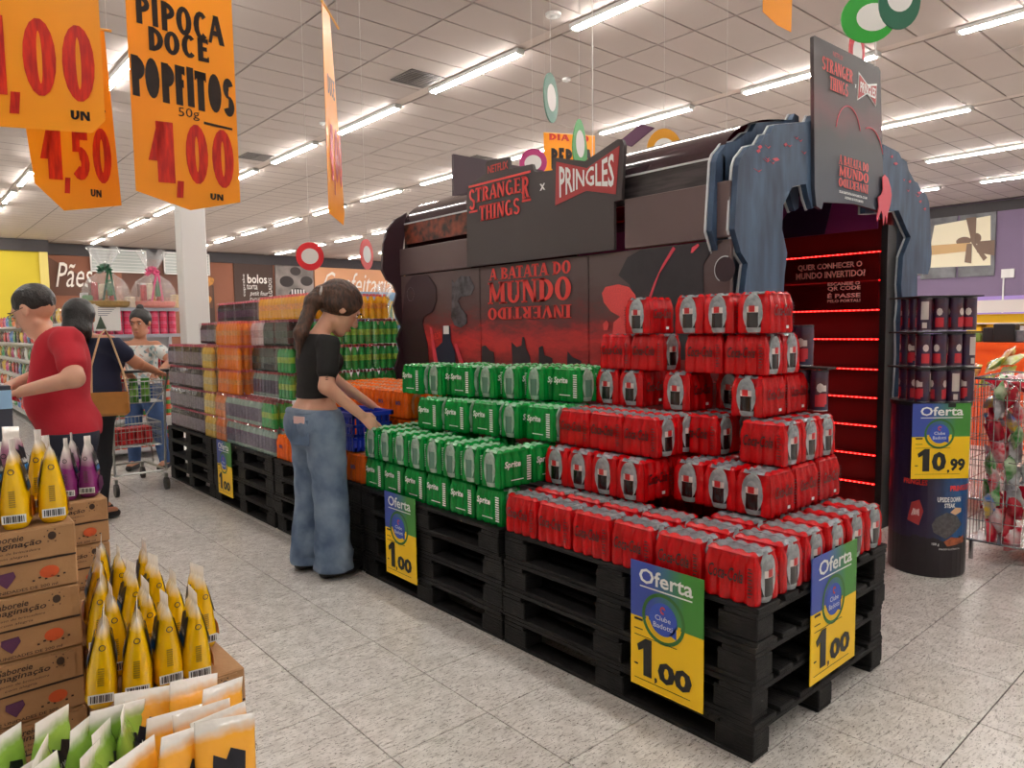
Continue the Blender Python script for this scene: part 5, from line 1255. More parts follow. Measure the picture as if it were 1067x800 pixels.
S1=[(.105,1.64,'m',1.25,'largest dark magenta juice pouch at the frame edge on the tall carton stack'),(.168,1.632,'y',1.35,'yellow juice pouch on the tall carton stack, beside the magenta one'),(.228,1.64,'y',1.45,'yellow juice pouch on the corner of the tall carton stack'),(.225,1.75,'y',1.3,'yellow juice pouch standing behind the corner one'),(.14,1.76,'p',1.2,'pale mauve juice pouch behind the magenta one'),(.19,1.85,'p',1.1,'pale mauve juice pouch furthest back on the tall stack')]
for x,y,k,rz,lab in S1: pput(k,x,y,1.018,rz,lab,'juice pouches on the tall carton stack')
S2=[(.352,2.255,1.3,'front left'),(.405,2.26,1.2,'front right'),(.385,2.37,1.35,'back right'),(.32,2.36,1.25,'back left')]
for x,y,rz,lab in S2: pput('v',x,y,.931,rz,'purple juice pouch at the %s of the carton stack behind'%lab,'purple juice pouches')
A_=[(.245,1.385),(.300,1.372),(.350,1.373),(.398,1.368),(.292,1.492),(.345,1.485),(.398,1.491),(.450,1.50),(.292,1.622),(.345,1.618),(.398,1.636),(.311,1.76),(.362,1.75),(.415,1.76),(.343,1.88)]
for i,(x,y) in enumerate(A_):
    r_,c_=(0,i) if i<4 else (1,i-4) if i<8 else (2,i-8) if i<11 else (3,i-11) if i<14 else (4,0)
    pput('y',x,y,.743,1.42+rg.uniform(-.12,.18),'yellow juice pouch in the middle heap, %s row, %s across'%(['front','second','third','fourth','last'][r_],ORD[c_]),'yellow juice pouches in the middle heap',(rg.uniform(-.05,.08),rg.uniform(-.05,.05)))
B_=[(.207,1.18,'g',.5),(.136,1.20,'g',1.1),(.165,1.145,'g',1.2),(.115,1.13,'g',1.4),(.08,1.2,'g',1.0),(.195,1.10,'g',1.3),(.125,1.06,'g',1.1),(.23,1.135,'g',1.5),(.16,1.055,'g',1.3),(.07,1.08,'g',1.0),(.262,1.175,'o',.2),(.325,1.16,'o',.7),(.325,1.09,'o',.35),(.325,1.01,'o',.15),(.262,1.03,'o',.9),(.345,1.05,'o',.5),(.22,1.04,'o',1.2),(.272,1.10,'o',.6),(.35,1.13,'o',1.0)]
for i,(x,y,k,rz) in enumerate(B_):
    pput(k,x,y,.662,(rz-.2 if k=='g' else rz*.6-.15),'%s juice pouch in the nearest heap, %s of its colour counted from the back'%(PK[k][1],ORD[min(9,i if i<10 else i-10)]),'%s juice pouches in the nearest heap'%PK[k][1],(rg.uniform(-.1,.12),rg.uniform(-.12,.12)))

# box with light blue print held beside the man
o=MB().bevbox((-.06,-.04,0),(.05,.04,.24),.004).build('product_box',mat('box_dark',(56,60,74),.4),loc=(.345,3.78,.92)); tag(o,'dark box with pale blue top at the frame edge by the man','box')
MB().box((-.061,-.041,.14),(.051,.041,.22)).build('top_print',mat('box_blue',(150,190,226),.4),o)
ds=thing('display_bin','white bin of red packets in front of the man','bin',(.0,3.7,0)); MB().box((0,0,.0),(.40,.5,.9)).build('bin_body',M_white,ds); MB().box((-.01,-.01,.9),(.41,.51,.92)).build('bin_rim',M_white,ds)
for i in range(9):
    o=link('wrapped_packet',bag_mesh(90+i,.07,.05,.02).mesh('wrapper',BM[i%2],True),None,(.05+.038*i,4.1-.06*(i%3),.955)); o.rotation_euler=(.3,.3*(i%3),i); tag(o,'red wrapped packet in the white bin, %s along'%ORD[i],'packet','red packets in the white bin')

# ------------------------------------------------------------------ hanging banners
M_ban=mat('banner_orange',(255,160,8),.4,var=.06,vscale=3,coat=.12); M_brr=mat('brush_red',(222,44,10),.35,var=.35,vscale=9,stretch=(8,8,1.2),dark=(176,14,8)); M_brk=mat('brush_black',(36,18,12),.3,var=.3,vscale=30); M_str=mat('string_white',(214,210,205),.6); M_lip=mat('banner_lip',(255,196,110),.25)
def banner(lab,o,u,s,poly,top):
    """poly in photo-like units scaled by s; u = width direction"""
    t=thing('hanging_banner',lab,'banner',o,0,'orange price banners'); U=Vector((u[0],u[1],0)).normalized(); V=Vector((0,0,1))
    O=Vector((0,0,0))
    MB().prism([(a*s,b*s) for a,b in poly],O,U,V,-.002).build('banner_sheet',M_ban,t)
    w0=min(a for a,b in poly)*s; w1=max(a for a,b in poly)*s
    mb=MB(); 
    for a in (w0+.02,w1-.02): mb.tube([U*a+V*(top*s-.0),U*a+V*(CZ-o[2])],.0012,4)
    mb.build('strings',M_str,t)
    MB().tube([U*w0+V*top*s,U*w1+V*top*s],.006,6).build('top_rod',M_lip,t)
    def put(txt,a,b,W_,H_,m,style='brush',T_=.24,t_=.14,sh=0,bold=.02):
        return letter('lettering',txt,m,t,O+U*a*s+V*b*s-(U.cross(V)*-.003),U+V*sh,V,W_*s,H_*s,style,T=T_,t=t_,bold=bold)
    return t,put
s1=3.2/745
t,put=banner('largest orange banner handwritten for sweet popcorn at 1,00',(.858,3.441,1.966),(.388,-.071),s1,[(0,6),(50,-10),(100,2),(100,260),(0,260)],260)
put('PIPOCA',9,171,82,30,M_brk,sh=-.12,T_=.3,t_=.18); put('DOCE',19,146,56,24,M_brk,sh=-.05,T_=.3,t_=.18); put('POPFITOS',2,100,96,42,M_brk,sh=-.12,T_=.42,t_=.2)
put('50g',43,82,20,12,M_brk,style='sans',bold=.0); MB().box((.067*s1/s1*1.0,0,0),(.067,0,0)) if False else None
mb=MB().prism([(67,80),(67,82.5),(95,79),(95,77)],(0,0,0),Vector((.388,-.071,0)).normalized()*s1,(0,0,s1),.004); mb.build('dash_print',M_brk,t)
put('1,00',13,2,82,76,M_brr,T_=.46,t_=.2); put('UN',70,2,13,7,M_brk,T_=.3,t_=.2)
s2=2.66/745
t,put=banner('nearest orange banner at the frame corner reading 00 UN',(.298,3.283,2.14),(.336,-.129),s2,[(-8,6),(20,0),(104,0),(117,14),(117,260),(-8,260)],260)
put('1,00',-4,14,114,98,M_brr,T_=.46,t_=.16); put('UN',85,12,18,10,M_brk,T_=.3,t_=.2)
s3=3.22/745
t,put=banner('orange 1,50 banner partly behind the nearest one',(.516,3.809,1.982),(.299,-.063),s3,[(0,84),(6,14),(30,-12),(83,-3),(76,178),(60,178),(55,84)],178)
put('1,50',12,6,64,72,M_brr,T_=.44,t_=.2); put('UN',55,4,10,8,M_brk,T_=.3,t_=.2); put('S',63,132,8,22,M_brk,T_=.4,t_=.2); mb=MB().prism([(62,93),(62,95),(73,95),(73,93)],(0,0,0),Vector((.299,-.063,0)).normalized()*s3,(0,0,s3),.004); mb.build('dash_print',M_brk,t)
s4=3.25/745
t,put=banner('narrow looking orange banner hanging edge-on in the middle of the ceiling',(1.50,2.92,1.89),(.235,.265),s4,[(0,0),(60,-4),(66,10),(30,205),(0,205)],205)
put('1,00',8,22,50,70,M_brr,T_=.44,t_=.2); put('DOCE',10,120,26,20,M_brk)
s5=8.9/745
t,put=banner('small looking orange banner with black handwriting behind the sign board',(6.225,6.471,3.146),(.632,-.282),s5,[(0,0),(57,0),(57,50),(0,50)],50)
put('DIA DO',6,43,44,7,M_brr,T_=.3,t_=.2); put('BEBIDA',8,14,46,22,M_brk,T_=.36,t_=.2); put('CAFE',10,0,40,10,M_brk,T_=.36,t_=.2)
s6=3.05/745
t,put=banner('cut off orange banner tip at the top edge left of the green discs',(2.858,1.638,2.683),(.23,-.064),s6,[(0,0),(20,-10),(40,-14),(42,120),(0,120)],120)

# ------------------------------------------------------------------ hanging promotional discs (plain, without the figure)
def dangler(lab,c,rgb,rx,rz,yaw,tilt=0,inner=True,taper=0,ix=0,iz=0):
    t=thing('hanging_disc',lab,'hanging sign',c,yaw,'hanging promotional discs'); n=26; poly=[]
    for k in range(n):
        q=2*PI*k/n; x=rx*math.cos(q)*(1-taper*math.sin(q)); z=rz*math.sin(q); poly.append((x*math.cos(tilt)-z*math.sin(tilt),x*math.sin(tilt)+z*math.cos(tilt)))
    MB().prism(poly,(0,-.004,0),(1,0,0),(0,0,1),-.008).build('disc_panel',mat('disc_%d_%d_%d'%rgb,rgb,.4),t)
    if inner:
        mb=MB(); disc(mb,(ix,-.0055,iz),(1,0,0),(0,0,1),rx*.62,rz*.55,22); disc(mb,(ix,.0055,iz),(1,0,0),(0,0,1),rx*.62,rz*.55,22); mb.build('pale_oval',mat('oval_white',(232,230,226),.4),t)
    MB().tube([(0,0,rz*.98),(0,0,CZ-c[2])],.0015,4).build('string',M_str,t); return t
dangler('round red hanging disc above the young woman',(2.999,6.243,2.056),(214,24,40),.125,.13,-.55)
dangler('narrow coral red disc turned sideways, next to the tunnel',(3.394,5.9,2.066),(224,84,80),.12,.14,.55)
dangler('dull teal hanging disc seen nearly edge-on above the sign board',(2.888,2.941,2.653),(92,140,122),.09,.135,.35)
dangler('bright green narrow disc in front of the small orange banner',(3.741,3.527,2.647),(52,150,66),.10,.17,.25,taper=.3)
dangler('yellow orange hanging disc above the tunnel roof',(4.603,3.451,2.72),(232,160,24),.135,.16,-.7)
dangler('magenta disc peeking over the sign board between two logos',(4.65,4.98,2.9),(176,40,110),.13,.13,-.9)
dangler('large bright green disc at the top edge, overlapping the dark green one',(3.402,1.434,2.735),(36,158,44),.12,.11,-.8,ix=.02)
dangler('dark green disc at the top edge beside the header board',(3.258,1.25,2.70),(28,96,70),.085,.11,-.75,iz=.02)
dangler('crimson disc just behind the header board',(4.82,2.10,3.105),(196,22,44),.09,.15,-.1)
dangler('orange red disc mostly hidden behind the tunnel roof',(5.42,3.424,2.947),(226,60,48),.14,.05,-.7,inner=False)
for i,(x,y,z) in enumerate([(4.5,4.1,2.6),(4.25,1.75,2.8)]):
    o=MB().tube([(0,0,0),(.01,.0,1.2),(0,0,CZ-z)],.004,5).build('plain_cord',M_str,loc=(x,y,z)); tag(o,['white cord hanging from the ceiling to the tunnel roof','pale cord hanging behind the header board'][i],'cord')
# ------------------------------------------------------------------ people: smooth distance fields turned into one surface
def sn(D,org,h):
    """surface nets on a scalar field"""
    S=D<0
    nx,ny,nz=D.shape
    c=np.zeros((nx-1,ny-1,nz-1),np.int8)
    for i in (0,1):
        for j in (0,1):
            for k in (0,1): c+=S[i:nx-1+i,j:ny-1+j,k:nz-1+k]
    act=(c>0)&(c<8); idx=-np.ones(c.shape,np.int64); I,J,K=np.nonzero(act); idx[I,J,K]=np.arange(len(I))
    acc=np.zeros((len(I),3)); cnt=np.zeros(len(I))
    cor=[(i,j,k) for i in (0,1) for j in (0,1) for k in (0,1)]
    for a in range(8):
        for b in range(a+1,8):
            d=[cor[b][q]-cor[a][q] for q in range(3)]
            if sum(abs(x) for x in d)!=1: continue
            va=D[I+cor[a][0],J+cor[a][1],K+cor[a][2]]; vb=D[I+cor[b][0],J+cor[b][1],K+cor[b][2]]
            m=(va<0)!=(vb<0); t=np.where(m,va/np.where(m,va-vb,1),0)
            for q in range(3): acc[:,q]+=np.where(m,cor[a][q]+t*d[q],0)
            cnt+=m
    V=(np.stack([I,J,K],1)+acc/cnt[:,None])*h+np.array(org)
    F=[]
    for ax in range(3):
        a1,a2=(ax+1)%3,(ax+2)%3
        sl=[slice(None)]*3; sl2=[slice(None)]*3
        sl[ax]=slice(0,-1); sl2[ax]=slice(1,None)
        e=(S[tuple(sl)]!=S[tuple(sl2)]); X=np.stack(np.nonzero(e),1)
        X=X[(X[:,a1]>0)&(X[:,a2]>0)&(X[:,a1]<D.shape[a1]-1)&(X[:,a2]<D.shape[a2]-1)]
        inside=S[X[:,0],X[:,1],X[:,2]]
        def g(o1,o2):
            Y=X.copy(); Y[:,a1]-=o1; Y[:,a2]-=o2; return idx[Y[:,0],Y[:,1],Y[:,2]]
        q=np.stack([g(1,1),g(0,1),g(0,0),g(1,0)],1); q[~inside]=q[~inside][:,::-1]; F.append(q)
    F=np.concatenate(F); F=F[(F>=0).all(1)]
    return V,F
def np_mesh(name,V,F,m):
    me=bpy.data.meshes.new(name); me.vertices.add(len(V)); me.vertices.foreach_set('co',V.astype(np.float32).ravel())
    me.loops.add(len(F)*4); me.loops.foreach_set('vertex_index',F.astype(np.int32).ravel())
    me.polygons.add(len(F)); me.polygons.foreach_set('loop_start',np.arange(0,len(F)*4,4,dtype=np.int32)); me.polygons.foreach_set('loop_total',np.full(len(F),4,np.int32))
    me.polygons.foreach_set('use_smooth',np.ones(len(F),bool)); me.materials.append(m); me.update(); me.validate(); return me
class Field:
    def __init__(s,lo,hi,h): s.lo=np.array(lo,float); s.h=h; n=np.ceil((np.array(hi)-s.lo)/h).astype(int)+1; s.n=n; s.D=np.full(n,1.0,np.float32)
    def sub(s,lo,hi):
        a=np.clip(np.floor((np.array(lo)-s.lo)/s.h).astype(int),0,s.n); b=np.clip(np.ceil((np.array(hi)-s.lo)/s.h).astype(int)+1,0,s.n)
        sl=tuple(slice(a[i],b[i]) for i in range(3))
        G=np.meshgrid(*[s.lo[i]+s.h*np.arange(a[i],b[i]) for i in range(3)],indexing='ij'); return sl,G
    def smin(s,sl,d,k):
        A=s.D[sl]; hh=np.clip(.5+.5*(A-d)/k,0,1); s.D[sl]=A*(1-hh)+d*hh-k*hh*(1-hh)
    def cap(s,a,b,ra,rb,k=.02,sub=False):
        a=np.array(a,float);b=np.array(b,float); m=max(ra,rb)+k*2+.02; sl,(X,Y,Z)=s.sub(np.minimum(a,b)-m,np.maximum(a,b)+m)
        if X.size==0: return
        ab=b-a; L2=max(ab@ab,1e-9); t=np.clip(((X-a[0])*ab[0]+(Y-a[1])*ab[1]+(Z-a[2])*ab[2])/L2,0,1)
        d=np.sqrt((X-a[0]-t*ab[0])**2+(Y-a[1]-t*ab[1])**2+(Z-a[2]-t*ab[2])**2)-(ra+(rb-ra)*t); s.smin(sl,d,k)
    def ell(s,c,r,R=None,k=.02,neg=False):
        c=np.array(c,float); r=np.array(r,float); m=max(r)+k*2+.02; sl,(X,Y,Z)=s.sub(c-m,c+m)
        if X.size==0: return
        P_=[X-c[0],Y-c[1],Z-c[2]]
        if R is not None: P_=[sum(R[i][j]*P_[j] for j in range(3)) for i in range(3)]
        k0=np.sqrt(sum((P_[i]/r[i])**2 for i in range(3))); k1=np.sqrt(sum((P_[i]/r[i]**2)**2 for i in range(3)))+1e-6; d=k0*(k0-1)/k1
        if neg:
            A=s.D[sl]; q=-d; hh=np.clip(.5-.5*(A-q)/k,0,1); s.D[sl]=A*(1-hh)+q*hh+k*hh*(1-hh)
        else: s.smin(sl,d,k)
    def grid(s): return np.meshgrid(*[s.lo[i]+s.h*np.arange(s.n[i]) for i in range(3)],indexing='ij')
    def cut(s,fn):  # keep where fn<0
        X,Y,Z=s.grid(); s.D=np.maximum(s.D,fn(X,Y,Z).astype(np.float32))
    def build(s,name,m,parent,base):
        D=s.D; D[0]=D[-1]=1; D[:,0]=D[:,-1]=1; D[:,:,0]=D[:,:,-1]=1
        V,F=sn(D,s.lo,s.h)
        if len(F)==0: return None
        # light smoothing
        for _ in range(1):
            acc=np.zeros_like(V); n_=np.zeros(len(V))
            for a in range(4):
                np.add.at(acc,F[:,a],V[F[:,(a+1)%4]]); np.add.at(n_,F[:,a],1)
                np.add.at(acc,F[:,a],V[F[:,(a+3)%4]]); np.add.at(n_,F[:,a],1)
            V=V*.5+.5*acc/np.maximum(n_,1)[:,None]
        return link(name,np_mesh(name,V-np.array(base),F,m),parent)
def V3(*a): return np.array(a,float)
def unit(v): v=np.array(v,float); return v/np.linalg.norm(v)
def hand(f,w_,d,n,side,s=1.0,curl=.5,thumb=1,k=.006):
    """w_ wrist, d direction, n back-of-hand normal, side = towards the thumb"""
    w_=V3(*w_); d=unit(d); n=unit(n-np.dot(n,d)*d) if True else n; side=unit(np.cross(d,n))*thumb
    for q in (-1,-.33,.33,1):
        f.cap(w_+side*q*.014*s,w_+d*.075*s+side*q*.029*s,.014*s,.012*s,k)
    for i,(q,L1,L2) in enumerate([(1,.040,.034),(.33,.045,.038),(-.33,.042,.035),(-1,.033,.028)]):
        a=w_+d*.078*s+side*q*.030*s; c1=curl*.6+.05*i; d1=unit(d*math.cos(c1)-n*math.sin(c1)+side*q*.12); b=a+d1*L1*s
        c2=c1+curl*.8; d2=unit(d*math.cos(c2)-n*math.sin(c2)+side*q*.06); f.cap(a,b,.0095*s,.0085*s,k*.6); f.cap(b,b+d2*L2*s,.0085*s,.007*s,k*.5)
    a=w_+d*.018*s+side*.022*s; b=a+unit(d*.7+side*.75-n*.25)*.042*s; f.cap(a,b,.014*s,.0115*s,k); f.cap(b,b+unit(d*.95+side*.25-n*.3)*.036*s,.011*s,.008*s,k*.5)
def head(f,c,F,tilt,s=1.0,k=.018,female=True):
    """c centre of head, F horizontal facing, tilt forward angle; returns frame"""
    F=unit(F); U=V3(0,0,1); S=np.cross(U,F); ca,sa=math.cos(tilt),math.sin(tilt); f_=F*ca-U*sa; u_=U*ca+F*sa
    R=np.array([f_,S,u_]); p=lambda a,b,cc: V3(*c)+(f_*a+S*b+u_*cc)*s
    f.ell(p(-.012,0,.03),(.096*s,.076*s,.092*s),R,k)
    f.ell(p(.028,0,-.035),(.062*s,.056*s,.080*s),R,k)
    f.ell(p(.055,0,-.098),(.026*s,.028*s,.020*s),R,k)      # chin
    f.cap(p(-.01,.045,-.07),p(.05,.02,-.095),.018*s,.016*s,k); f.cap(p(-.01,-.045,-.07),p(.05,-.02,-.095),.018*s,.016*s,k)
    f.cap(p(.086,0,.005),p(.107,0,-.030),.010*s,.013*s,.010)  # nose
    f.ell(p(.098,.012,-.034),(.010*s,.008*s,.008*s),R,.006); f.ell(p(.098,-.012,-.034),(.010*s,.008*s,.008*s),R,.006)
    f.ell(p(.078,0,.028),(.018*s,.045*s,.012*s),R,.014)       # brow
    for q in (-1,1):
        f.ell(p(.090,q*.031,.008),(.012*s,.017*s,.010*s),R,.010,neg=True)
        f.ell(p(.070,q*.030,.006),(.014*s,.014*s,.011*s),R,.004)
        f.ell(p(-.004,q*.079,.0),(.020*s,.008*s,.030*s),R,.008)
    f.ell(p(.086,0,-.060),(.012*s,.022*s,.006*s),R,.006); f.ell(p(.084,0,-.071),(.011*s,.018*s,.006*s),R,.006)
    return p,R
def face_bits(t,p,R,s,base,browc,lip,iris=(50,34,26),moust=None):
    B=V3(*base)
    def e(c,r,m,nm):
        mb=MB(); n=10; vs=[]
        for j in range(1,6):
            for i in range(n):
                th=PI*j/6; ph=2*PI*i/n; q=np.array([math.sin(th)*math.cos(ph)*r[0],math.sin(th)*math.sin(ph)*r[1],math.cos(th)*r[2]]); vs.append(tuple(R.T@q+c-B))
        fs=[(j*n+i,j*n+(i+1)%n,(j+1)*n+(i+1)%n,(j+1)*n+i) for j in range(4) for i in range(n)]+[tuple(range(n-1,-1,-1)),tuple(4*n+i for i in range(n))]
        mb.add(vs,fs); mb.build(nm,m,t,smooth=True)
    for q in (-1,1):
        e(p(.080,q*.031,.007),(.008*s,.012*s,.0055*s),mat('eye_white',(224,214,208),.3),'eye'); e(p(.0865,q*.031,.006),(.0035*s,.0055*s,.005*s),mat('iris_dark',iris,.2),'iris')
        e(p(.094,q*.032,.028),(.005*s,.019*s,.0035*s),mat('brow_%d'%browc[0],browc,.7),'eyebrow'); e(p(.084,q*.032,.0145),(.006*s,.014*s,.002*s),mat('lash',(30,20,18),.6),'eyelid')
    e(p(.0905,0,-.0655),(.0095*s,.021*s,.0055*s),mat('lip_%d'%lip[0],lip,.45),'lips')
def cloth_noise(f,amp,sc,seed=0,zr=None):
    X,Y,Z=f.grid(); n=np.sin(X*sc+seed+3*np.sin(Z*sc*.35))*np.sin(Y*sc*.9+1.7*seed)+.6*np.sin(Z*sc*.55+2*np.sin(X*sc*.4+Y*sc*.5)+seed)
    if zr is not None: n=n*np.clip(zr(Z),0,1)
    f.D=f.D+(amp*n).astype(np.float32)
M_skin=mat('skin_light',(218,168,142),.5,var=.06,vscale=20); P(M_skin).inputs['Subsurface Weight'].default_value=.08
M_skin2=mat('skin_tan',(186,128,98),.5,var=.06,vscale=20); M_hairb=mat('hair_brown',(88,56,38),.42,var=.45,vscale=26,stretch=(3,3,.6),dark=(30,18,12),bump=.5,bscale=120)
M_hairk=mat('hair_black',(20,17,17),.35,var=.4,vscale=26,bump=.5,bscale=120); M_tee=mat('black_cotton',(20,19,20),.85,bump=.3,bscale=30)
M_jean=mat('blue_denim',(134,154,176),.85,var=.45,vscale=5,dark=(74,94,122),bump=.25,bscale=160); M_jean2=mat('mid_blue_denim',(58,86,132),.85,var=.3,vscale=8); M_jeanp=mat('denim_pocket',(98,120,148),.85,var=.3,vscale=9); M_shoe=mat('black_shoe',(22,21,22),.5)

# ---- young woman at the pallets
gx,gy=1.80,3.74
def g(f,s_,z): return V3(gx+f,gy+s_,z)
t=thing('person','young woman in black crop top and loose blue jeans reaching for green packs','person',(gx,gy,0)); base=(gx,gy,0)
lo=(gx-.22,gy-.36,0); hi=(gx+.72,gy+.34,1.70); h=.0055
def g_torso(f,o=0):
    f.ell(g(0,0,.90),(.115+o,.155+o,.115+o),k=.05); f.ell(g(-.045,.07,.865),(.09+o,.085+o,.10+o),k=.05); f.ell(g(-.045,-.07,.865),(.09+o,.085+o,.10+o),k=.05)
    f.ell(g(.0,0,1.03),(.088+o,.118+o,.13+o),k=.05); f.ell(g(.015,0,1.20),(.10+o,.135+o,.145+o),k=.05)
    f.cap(g(.01,-.125,1.305),g(.01,.125,1.305),.048+o,.048+o,.05); f.ell(g(.085,.055,1.20),(.045+o,.05+o,.05+o),k=.04); f.ell(g(.085,-.055,1.20),(.045+o,.05+o,.05+o),k=.04)
b=Field(lo,hi,h); g_torso(b)
b.cap(g(.02,0,1.33),g(.10,0,1.44),.050,.046,.03)
HC=g(.165,0,1.495); HF=(.97,-.2,0); HT=.55; HS=1.18
p,R=head(b,HC,HF,HT,HS)
nS=g(.01,-.165,1.30); nE=g(-.035,-.205,1.075); nW=g(.15,-.245,.905); fS=g(.02,.165,1.30); fE=g(.21,.20,1.085); fW=g(.44,.135,.905)
b.cap(nS,nE,.049,.040,.03); b.cap(nE,nW,.041,.026,.02); b.cap(fS,fE,.047,.038,.03); b.cap(fE,fW,.039,.025,.02)
hand(b,nW,nW-nE+V3(.0,-.02,-.01),V3(.1,-.9,.4),0,1.0,.35,thumb=-1); hand(b,fW,V3(.62,-.2,-.42),V3(.35,.1,.9),0,1.0,.3,thumb=-1)
for q,fx in ((.10,-.03),(-.13,.01)):
    b.cap(g(0,q*.85,.84),g(.015,q,.46),.095,.058,.04); b.cap(g(.015,q,.46),g(fx,q,.09),.056,.036,.03); b.cap(g(fx-.02,q,.045),g(fx+.13,q,.035),.034,.028,.02)
b.build('body',M_skin,t,base)
face_bits(t,p,R,HS,base,(60,38,26),(176,100,92))
f=Field((gx-.24,gy-.3,.96),(gx+.3,gy+.3,1.42),h); g_torso(f,.010)
nS2=nS+(nE-nS)*.62; f.cap(nS,nS2,.060,.058,.03); fS2=fS+(fE-fS)*.55; f.cap(fS,fS2,.058,.056,.03)
f.cut(lambda X,Y,Z: np.maximum(1.005+.02*(X-gx)-Z, np.maximum(Z-(1.352-.25*(X-gx)-.04*0), -(np.sqrt((X-gx-.06)**2+(Y-gy)**2)-.062)*(Z>1.30)-1*(Z<=1.30))))
f.build('crop_top',M_tee,t,base)
f=Field((gx-.26,gy-.34,.02),(gx+.26,gy+.3,1.0),h); 
f.ell(g(-.005,0,.90),(.128,.168,.13),k=.05); f.ell(g(-.05,.075,.86),(.10,.095,.12),k=.05); f.ell(g(-.05,-.075,.86),(.10,.095,.12),k=.05)
for q,fx in ((.10,-.03),(-.13,.01)):
    f.cap(g(-.005,q*.8,.84),g(.005,q,.48),.114,.092,.05); f.cap(g(.005,q,.48),g(fx,q,.06),.090,.106,.03)
cloth_noise(f,.0035,38,1.3,lambda Z:1.0-np.abs(Z-.3)/.9)
X_,Y_,Z_=f.grid(); f.D=f.D+(.0045*np.sin(Z_*62+9*np.sin(X_*7+Y_*9))*np.clip(1.25-Z_/.32,0,1)+.003*np.sin(Z_*45+X_*30)*np.clip(1-np.abs(Z_-.62)/.12,0,1)).astype(np.float32)
f.cut(lambda X,Y,Z: np.maximum(.045-Z, Z-(.938-.06*(X-gx))))
f.build('jeans',M_jean,t,base)
# waistband, back pocket, pale tag, belt loops
f=Field((gx-.2,gy-.22,.92),(gx+.2,gy+.22,.99),h); f.ell(g(-.005,0,.90),(.133,.173,.135),k=.05); f.ell(g(-.05,.075,.86),(.105,.10,.125),k=.05); f.ell(g(-.05,-.075,.86),(.105,.10,.125),k=.05)
f.cut(lambda X,Y,Z: np.maximum((.90-.06*(X-gx))-Z, Z-(.941-.06*(X-gx)))); f.build('waistband',M_jean,t,base)
MB().bevbox((-.003,-.06,-.075),(.004,.06,.065),.003).build('back_pocket',M_jeanp,t,(-.142,-.095,.83),.35)
MB().bevbox((-.004,-.04,-.02),(.003,.04,.02),.002).build('phone_edge',mat('phone_pink',(226,190,186),.4),t,(-.146,-.095,.895),.35)
for q,fx in ((.10,-.03),(-.13,.01)):
    f=Field((gx-.12,gy+q-.08,0),(gx+.24,gy+q+.08,.1),.005); f.ell(g(fx+.05,q,.038),(.135,.046,.038),k=.02); f.cap(g(fx-.05,q,.04),g(fx+.0,q,.05),.036,.036,.02); f.cut(lambda X,Y,Z:.003-Z); f.build('shoe',M_shoe,t,base)
f=Field((gx-.2,gy-.22,1.15),(gx+.36,gy+.2,1.70),.0055)
f.ell(p(-.018,0,.040),(.112*HS,.088*HS,.100*HS),R,.02); f.cap(p(-.05,.05,-.01),p(.05,.06,.035),.034*HS,.024*HS,.03); f.cap(p(-.05,-.05,-.01),p(.05,-.06,.035),.034*HS,.024*HS,.03)
F_=R[0]; U_=R[2]
f.cut(lambda X,Y,Z: ((X-HC[0])*F_[0]+(Y-HC[1])*F_[1]+(Z-HC[2])*F_[2]) - (.052*HS+.42*((X-HC[0])*U_[0]+(Y-HC[1])*U_[1]+(Z-HC[2])*U_[2])))
pa=p(-.118,0,.02); f.cap(p(-.085,0,.02),pa,.05,.034,.02); q1=pa+V3(-.045,0,-.05); f.cap(pa,q1,.034,.042,.03); q2=g(-.075,0,1.36); f.cap(q1,q2,.042,.036,.03); f.cap(q2,g(-.085,0,1.23),.036,.014,.03)
cloth_noise(f,.0016,190,.4)
f.build('hair',M_hairb,t,base)
MB().tube([tuple(pa-V3(*base)+V3(-.005,-.03,.03)),tuple(pa-V3(*base)+V3(-.02,-.045,-.0)),tuple(pa-V3(*base)+V3(-.02,-.03,-.03))],.008,6).build('hair_clip',mat('clip_silver',(190,186,184),.3,metal=.6),t)
# tattoo marks on the near upper arm
mb=MB()
for k in range(7): 
    c=nS+(nE-nS)*(.52+.05*k)-V3(*base)+V3(-.02,-.0415,0); mb.cbox((c[0]+.004*math.sin(k*2),c[1],c[2]),(.012,.004,.004))
mb.build('tattoo',mat('tattoo_ink',(110,84,74),.6),t)

